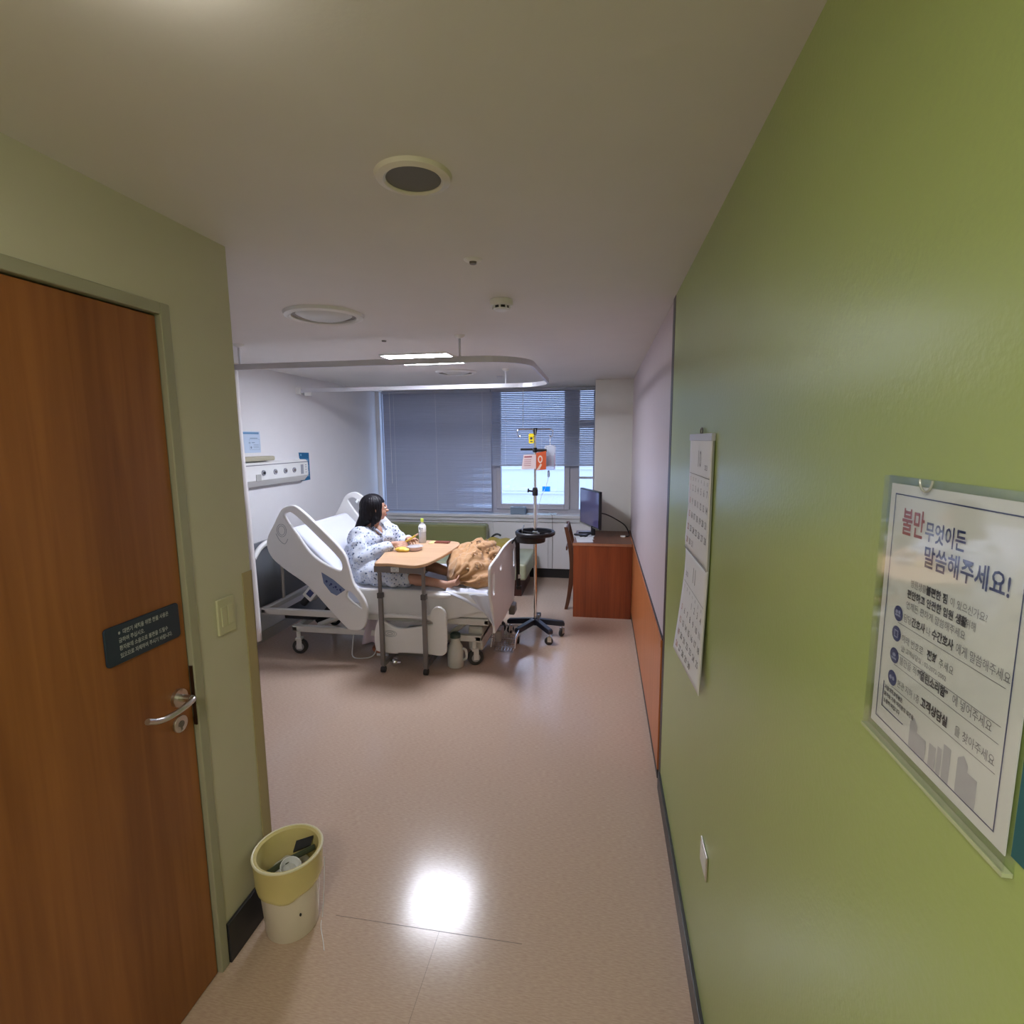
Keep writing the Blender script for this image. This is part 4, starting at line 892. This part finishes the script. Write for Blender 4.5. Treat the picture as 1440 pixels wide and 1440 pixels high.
# chair
t = thing('wooden_chair', 'dark brown wooden chair pushed in behind the desk', 'chair', (-.2, 5.48, 0))
for y in (5.30, 5.66):
    pts = spline([(-.345, y, 0), (-.315, y, .15), (-.290, y, .38), (-.292, y, .55), (-.318, y, .72), (-.352, y, .865)], 5)
    bm = NB(); prev = None
    for i, p in enumerate(pts):
        w = .017 + .006 * math.sin(PI * i / len(pts)); q = [bm.verts.new(p + V(a * w, b * .014, 0)) for a, b in ((-1, -1), (1, -1), (1, 1), (-1, 1))]
        if prev:
            for k in range(4): bm.faces.new((prev[k], prev[(k + 1) % 4], q[(k + 1) % 4], q[k]))
        else: bm.faces.new(q[::-1])
        prev = q
    bm.faces.new(prev); obj('leg', bm, M_chairwood, t, bevel=.003)
for y in (5.30, 5.66): obj('leg', bx(.05, .08, y - .014, y + .014, 0, .42), M_chairwood, t)
obj('seat', bx(-.30, .09, 5.285, 5.675, .42, .455), M_chairwood, t, bevel=.01)
bm = NB()
for z0_, z1_ in ((.78, .865), (.62, .66)): box(bm, -.352, -.335, 5.31, 5.65, z0_, z1_)
obj('backrest', bm, M_chairwood, t, bevel=.004)
obj('back_highlight', bx(-.372, -.350, 5.288, 5.34, .815, .875), M_mattside, t, bevel=.008)  # pale block put in as the highlight on top of the chair back

# ================================================================== SOFA
t = thing('vinyl_daybed', 'olive green vinyl daybed under the window with low backrest', 'daybed', (-1.7, 6.0, 0))
obj('seat_cushion', bx(-2.72, -.80, 5.56, 6.40, .21, .40), M_sofas, t, bevel=.03, seg=4)
obj('backrest', bx(-2.72, -1.40, 6.26, 6.44, .40, .705), M_sofa, t, bevel=.03, seg=4)
obj('plinth', bx(-2.66, -.87, 5.68, 6.36, 0, .21), mat('dark_red_wood', (.07, .02, .014), .5), t)
t = thing('mustard_cushion', 'mustard yellow bag on the green daybed behind the bed', 'bag', (-1.06, 5.85, .40))
bm = NB(); ell(bm, (-1.08, 5.80, .52), (.16, .17, .115), 20); ell(bm, (-1.22, 5.88, .54), (.10, .12, .09), 16); me = blob(bm, .014, 3); wrinkle(me, .02, 12)
for v in me.vertices:
    if v.co.z < .402: v.co.z = .402
link('bag_body', me, mat('mustard_cloth', (.36, .27, .05), .8), t, smooth=True, ang=180)
obj('bag_strap', tb(spline([(-1.27, 5.88, .60), (-1.22, 5.86, .655), (-1.17, 5.84, .675), (-1.13, 5.83, .66)], 5), .012, 8), M_black, t, smooth=True)

# window sill things
t = thing('tissue_box', 'small grey-blue box on the window sill', 'box', (-1.05, 6.56, .812))
obj('box_body', bx(-1.135, -.945, 6.50, 6.59, .812, .905), mat('grey_blue_card', (.22, .29, .38), .5), t, bevel=.004)
obj('box_opening', bx(-1.10, -.98, 6.53, 6.56, .905, .907), M_black, t)
t = thing('sill_papers', 'loose white papers on the window sill behind the drip stand', 'papers', (-.75, 6.53, .812))
me = D.meshes.new('t'); bm = grid(NB(), 16, 8, lambda u, v: V(-.93 + u * .38, 6.47 + v * .15, .816 + .016 * abs(noise.noise(V(u * 6, v * 5, 1))))); o = obj('sheets', bm, mat('cool_paper', (.72, .80, .84), .5), t, smooth=True, ang=180); o.modifiers.new('s', 'SOLIDIFY').thickness = .003
o = obj('hanging_cable', tb([(-.62, 6.50, .82), (-.60, 6.455, .815), (-.598, 6.45, .79), (-.598, 6.475, .70), (-.598, 6.497, .45), (-.600, 6.497, .13)], .0035, 6), M_gmetal, smooth=True)
tag(o, 'thin grey cord hanging down the cover front below the sill papers', 'cord')
t = thing('window_sticker', 'small bright blue sticker on the lower window pane', 'sticker', (-.68, 6.66, 1.13))
obj('sticker', bx(-.745, -.645, 6.665, 6.669, 1.09, 1.155), thin_glass('sticker_blue', (.05, .55, .95), .03), t)

# ================================================================== CORRIDOR WALL THINGS
# light switch
t = thing('light_switch', 'cream double light switch plate beside the door frame', 'light switch', (XL, 1.49, 1.18))
obj('plate', bx(XL, XL + .009, 1.452, 1.532, 1.123, 1.243), mat('cream_switch', (.56, .55, .37), .35), t, bevel=.003)
for y in (1.465, 1.494): obj('rocker', bx(XL + .008, XL + .012, y, y + .026, 1.15, 1.216), MC['cream_switch'], t, bevel=.002)
# door sign
t = thing('door_sign', 'dark navy sign with four lines of white writing on the door', 'sign', (XL, 1.19, 1.23))
px = XL - .010
link('sign_plate', shape([rrect(1.075, 1.180, 1.312, 1.283, .010)], frame((px + .003, 0, 0), '+x'), .006, .0015, False), M_sign, t)
F = frame((px + .0062, 0, 0), '+x'); bm = NB()
for k, s in enumerate(('※  대변기 세척을 위한 찬물 사용은', '금하여 주십시오.', '환자분께 소음으로 불편을 드릴수', '있으므로 자제하여 주시기 바랍니다.')):
    text(bm, s, 1.112, 1.257 - k * .0205, .0145, F, sx=.78, bold=.0003)
obj('sign_lettering', bm, M_white_ink, t)
# waste bin
bc = V(-1.092, 1.548, 0)
t = thing('waste_bin', 'cream waste bin with yellow liner on the floor by the corner', 'bin', tuple(bc))
obj('bin_body', la([(0, .004), (.082, .004), (.086, .0), (.090, .006), (.108, .285), (.116, .290), (.116, .298), (.105, .298), (.086, .012), (0, .012)], bc, 40), M_bin, t, smooth=True)
bm = la([(.1135, .190), (.1125, .20), (.1175, .286), (.1195, .296), (.118, .302), (.110, .3025), (.1035, .297), (.0985, .26), (.0915, .17), (.083, .06)], bc, 48)
for v in bm.verts:
    a = math.atan2(v.co.y - bc.y, v.co.x - bc.x)
    if v.co.z < .21: v.co.z += .012 * math.sin(a * 2 + 1) + .004 * math.sin(a * 7)
    if v.co.z < .28 and (v.co - bc).xy.length > .105: d = (v.co - bc); d.z = 0; v.co += d.normalized() * (.0025 * noise.noise(v.co * 30) + .0006 * math.sin(a * 9))
o = obj('bin_liner', bm, M_bag, t, smooth=True); o.modifiers.new('s', 'SOLIDIFY').thickness = .0008
obj('bin_rim', tb([bc + V(.117 * math.cos(a), .117 * math.sin(a), .300) for a in [2 * PI * k / 40 for k in range(40)]], .0042, 8, closed=True), mat('rim_cream', (.74, .70, .50), .35), t, smooth=True)
bm = NB(); ell(bm, bc + V(.075, -.063, .105), (.004, .004, .006), 8); obj('bin_mark', bm, M_black, t)
tag(obj('banana_peel', tb(spline([bc + V(-.05, -.06, .240), bc + V(-.01, -.02, .256), bc + V(.03, .02, .262), bc + V(.075, .05, .275)], 5), .010, 8, radii=None), mat('dark_olive', (.03, .04, .015), .5), smooth=True), 'dark green strap lying across the rubbish in the bin', 'rubbish')
tag(obj('paper_cup', la([(0, 0), (.028, 0), (.036, .07), (.034, .07), (.026, .004), (0, .004)], bc + V(.010, -.030, .205), 20, axis=(.35, -.15, .9)), M_paper, smooth=True), 'crushed white paper cup inside the waste bin', 'cup')
bm = NB(); ell(bm, bc + V(-.0, .0, .185), (.090, .090, .035), 18); ell(bm, bc + V(.02, -.02, .222), (.055, .045, .022), 12); me = blob(bm, .008, 1); wrinkle(me, .02, 30); tag(link('crumpled_wrap', me, mat('rubbish_white', (.58, .58, .58), .4), smooth=True, ang=180), 'crumpled pale plastic wrap filling the waste bin', 'rubbish')
tag(obj('dark_wrapper', prism(NB(), [(0, 0), (.06, .01), (.07, .04), (.01, .035)], Matrix.Translation(bc + V(.0, .03, .256)) @ Matrix.Rotation(.5, 4, 'Z') @ Matrix.Rotation(.5, 4, 'X'), .012), M_black), 'black wrapper on top of the rubbish in the bin', 'rubbish')
o = obj('loose_string', tb(spline([bc + V(.117, .038, .25), bc + V(.104, .046, .12), bc + V(.092, .046, .008), bc + V(.110, .0, .003), bc + V(.150, -.055, .003), bc + V(.170, -.085, .003)], 6), .0014, 6), M_paper, smooth=True)
tag(o, 'thin white string hanging off the bin onto the floor', 'string')
# wall plate low on green wall
t = thing('wall_outlet', 'small white outlet plate low on the green wall', 'outlet', (XR, 1.45, .54))
F = frame((XR - .001, 1.447, .543), '-x')
obj('plate', bx(XR - .006, XR, 1.402, 1.492, .505, .58), M_steel, t, bevel=.002)
obj('cover', bx(XR - .0075, XR - .006, 1.415, 1.48, .515, .57), M_white, t)
# calendar
t = thing('wall_calendar', 'white two-month paper calendar hanging on the green wall', 'calendar', (XR, 1.745, 1.765))
Y0, Y1 = 1.556, 1.934
def offx(u, z, lay): # u 0 at left (far, y1) .. 1 at right (near)
    d = max(0, (1.37 - z) / .385)
    return .003 + lay * .0025 + .036 * (1 - u) * d ** 1.3 + .011 * u * d + (.006 * max(0, 1 - abs(z - 1.40) / .12) * (1 - u))
def sheetfn(z1, z2, lay): return lambda u, v: V(XR - offx(u, z1 + (z2 - z1) * v, lay), Y1 + (Y0 - Y1) * u, z1 + (z2 - z1) * v)
def sheet(name, z1, z2, lay, m):
    o = obj(name, grid(NB(), 12, 24, sheetfn(z1, z2, lay)), m, t, smooth=True, ang=180); s = o.modifiers.new('s', 'SOLIDIFY'); s.thickness = .0009; s.offset = 0; return o
sheet('backing_sheets', 1.755, 1.02, .2, mat('paper_shade', (.50, .52, .50), .6))
def warp(bm, lay):
    for v in bm.verts:
        z = v.co.z; u = (Y1 - v.co.y) / (Y1 - Y0); v.co.x = XR - offx(u, z, lay) - .0012
    return bm
up = sheet('october_sheet', 1.755, 1.368, 2, M_paper); lo = sheet('november_sheet', 1.366, .985, 1.2, M_paper)
obj('top_binding', bx(XR - .012, XR, Y0, Y1, 1.742, 1.764), mat('binding', (.55, .57, .66), .4), t, bevel=.002)
obj('hanging_clip', tb([(XR - .006, 1.745 + .016 * math.cos(a), 1.772 + .010 * math.sin(a)) for a in [2 * PI * k / 12 for k in range(12)]], .0022, 6, closed=True), M_gmetal, t)
obj('seam_shadow_rod', tb([(XR - .011 - .004 * (1 - k / 6), Y1 + (Y0 - Y1) * k / 6, 1.367) for k in range(7)], .0013, 6), M_gmetal, t)
F = frame((XR, Y1, 0), '-x')
def month(first, ndays, ztop, title, side, lay, parent, yrs):
    bm = NB(); text(bm, title, .189, ztop - .085, .075, F, 'CENTER', sx=.85); text(bm, yrs, side[0], ztop - .09, .022, F, 'CENTER')
    for r_ in range(2): rect(bm, .02, ztop - .112 - r_ * .0, .358, ztop - .1135 - r_ * .0, F)
    wk = '일월화수목금토'
    red = NB()
    for c_ in range(7): text(bm if c_ else red, wk[c_], .045 + c_ * .048, ztop - .135, .014, F, 'CENTER')
    for d in range(1, ndays + 1):
        i = d - 1 + first; r_, c_ = divmod(i, 7)
        text(bm if c_ else red, str(d), .045 + c_ * .048, ztop - .170 - r_ * .046, .030, F, 'CENTER', bold=.0003)
    for b, m_ in ((bm, M_gray_ink), (red, M_red_ink2)): warp(b, lay); obj('printed_dates', b, m_, parent)
month(0, 31, 1.745, '10', (.30, 0), 2, up, '2023'); month(3, 30, 1.362, '11', (.06, 0), 1.2, lo, '2023')
# poster in acrylic pocket
t = thing('notice_poster', 'white complaints notice with red and navy Korean heading in clear holder', 'poster', (XR, .53, 1.42))
PY, PZ = .626, 1.431; F = frame((XR - .004, PY, PZ), '-x'); PW, PH = .205, .27
obj('poster_sheet', prism(NB(), [(0, 0), (PW, 0), (PW, PH), (0, PH)], F, -.0008), M_poster, t)
bm = NB(); outline(bm, .010, .010, PW - .012, PH - .010, .0012, F)
k = lambda *a, **kw: text(bm, *a, F, **kw)
text(bm, '무엇이든', .067, .2215, .0205, F, bold=.0004, sx=.78); text(bm, '말씀해주세요!', .0685, .1965, .0225, F, bold=.0004, sx=.86)
rect(bm, .020, .026, .0215, .055, F); rect(bm, .020, .026, .062, .0272, F)
obj('navy_print', bm, M_navy, t)
bm = NB(); text(bm, '불만', .0265, .222, .0295, F, bold=.0005, sx=.72); obj('red_heading', bm, M_red, t)
bm = NB()
text(bm, '불편한 점', .078, .170, .0095, F, bold=.00035, sx=.86); text(bm, '편안하고 안전한 입원 생활', .048, .158, .0095, F, bold=.0003, sx=.86)
rows = (.132, .110, .086, .061)
text(bm, '간호사', .060, rows[0], .0100, F, bold=.0003, sx=.8); text(bm, '수간호사', .093, rows[0], .0105, F, bold=.00035, sx=.8)
text(bm, '전화', .089, rows[1], .0105, F, bold=.0004, sx=.8); text(bm, '“열린소리함”', .078, rows[2], .0105, F, bold=.0004, sx=.8); text(bm, '고객상담실', .087, rows[3], .0110, F, bold=.0004, sx=.8)
obj('bold_print', bm, M_black_ink, t)
bm = NB()
text(bm, '병원생활에', .052, .170, .0090, F, sx=.8); text(bm, '이 있으신가요?', .113, .170, .0090, F, sx=.86); text(bm, '을 위해', .127, .158, .0090, F, sx=.8); text(bm, '언제든 편하게 말씀해주세요', .048, .1465, .0090, F, sx=.86)
text(bm, '담당', .046, rows[0], .0095, F, sx=.8); text(bm, '나', .084, rows[0], .0095, F, sx=.8); text(bm, '에게 말씀해주세요', .127, rows[0], .0105, F, sx=.80)
text(bm, '아래 번호로', .046, rows[1], .0095, F, sx=.8); text(bm, '주세요', .107, rows[1], .0095, F, sx=.8); text(bm, '☎ 고객상담실 : 02-2072-2002', .046, rows[1] - .0095, .0065, F, sx=.9)
text(bm, '불만을 적어', .046, rows[2], .0095, F, sx=.8); text(bm, '에 넣어주세요', .130, rows[2], .0105, F, sx=.80); text(bm, '본관 지하 1층', .046, rows[3], .0095, F, sx=.72); text(bm, '을 찾아주세요', .137, rows[3], .0105, F, sx=.80)
for k_, s in enumerate(('서울대학교병원은', '환자와 가족 여러분의 의견을', '소중히 여깁니다')): text(bm, s, .0235, .048 - k_ * .0075, .0055, F, sx=.85, bold=.0002)
for i, y in enumerate((.127, .0955, .081, .056)): rect(bm, .036, y - .0006, PW - .018, y, F)
obj('grey_print', bm, M_gray_ink, t)
for i, y in enumerate(rows):
    bm = NB(); disc(bm, .0355, y + .004, .0082, F); ic = obj('round_icon', bm, mat('icon_blue', (.06, .075, .22), .5), t)
    bm = NB(); F2 = F
    if i == 0: disc(bm, .033, y + .0055, .002, F, .0009); disc(bm, .038, y + .0055, .002, F, .0009); rect(bm, .031, y + .001, .040, y + .003, F, .0009)
    elif i == 1: outline(bm, .032, y + .0, .039, y + .008, .0012, F, .0009)
    elif i == 2: rect(bm, .031, y + .0, .040, y + .002, F, .0009); disc(bm, .0355, y + .005, .003, F, .0009, ry=.002)
    else: disc(bm, .033, y + .004, .0022, F, .0009); disc(bm, .038, y + .004, .0022, F, .0009)
    obj('icon_symbol', bm, mat('icon_pale', (.35, .38, .60), .5), ic)
bm = NB()
for x, y, w, h_ in ((.074, .0115, .012, .026), (.086, .0115, .015, .020), (.106, .0115, .010, .022), (.118, .0115, .006, .026), (.126, .0115, .010, .033), (.145, .0115, .013, .032), (.158, .0115, .012, .026)): rect(bm, x, y, x + w, y + h_, F)
flat(bm, [(.074, .0375), (.080, .044), (.086, .0375)], F); flat(bm, [(.145, .0435), (.152, .049), (.158, .0435)], F)
obj('skyline_drawing', bm, mat('skyline_grey', (.52, .52, .56), .5), t)
obj('acrylic_cover', prism(NB(), [(-.010, -.010), (PW + .004, -.010), (PW + .004, PH + .008), (-.010, PH + .008)], F @ Matrix.Translation((0, 0, .0022)), .0012), M_clear, t)
obj('acrylic_edge', prism(NB(), [(-.011, -.0135), (PW + .006, -.0135), (PW + .006, -.010), (-.011, -.010)], F @ Matrix.Translation((0, 0, -.003)), .0075), mat('acrylic_green', (.52, .58, .36), .15, alpha=.85), t)
obj('acrylic_back', prism(NB(), [(-.011, -.0135), (PW + .006, -.0135), (PW + .006, PH + .008), (-.011, PH + .008)], F @ Matrix.Translation((0, 0, -.0035)), .0012), M_clear, t)
obj('finger_notch', tb([F @ Vector((.066 + .010 * math.cos(a), PH + .008 - .0115 * math.sin(a), .0035)) for a in [PI * k / 12 for k in range(13)]], .0011, 6), mat('notch_grey', (.40, .42, .38), .2), t, smooth=True)
t = thing('teal_notice', 'dark teal notice at the right edge beside the complaints poster', 'notice', (XR, .31, 1.44))
obj('sheet', bx(XR - .003, XR, .20, .4165, 1.435, 1.70), M_teal, t)
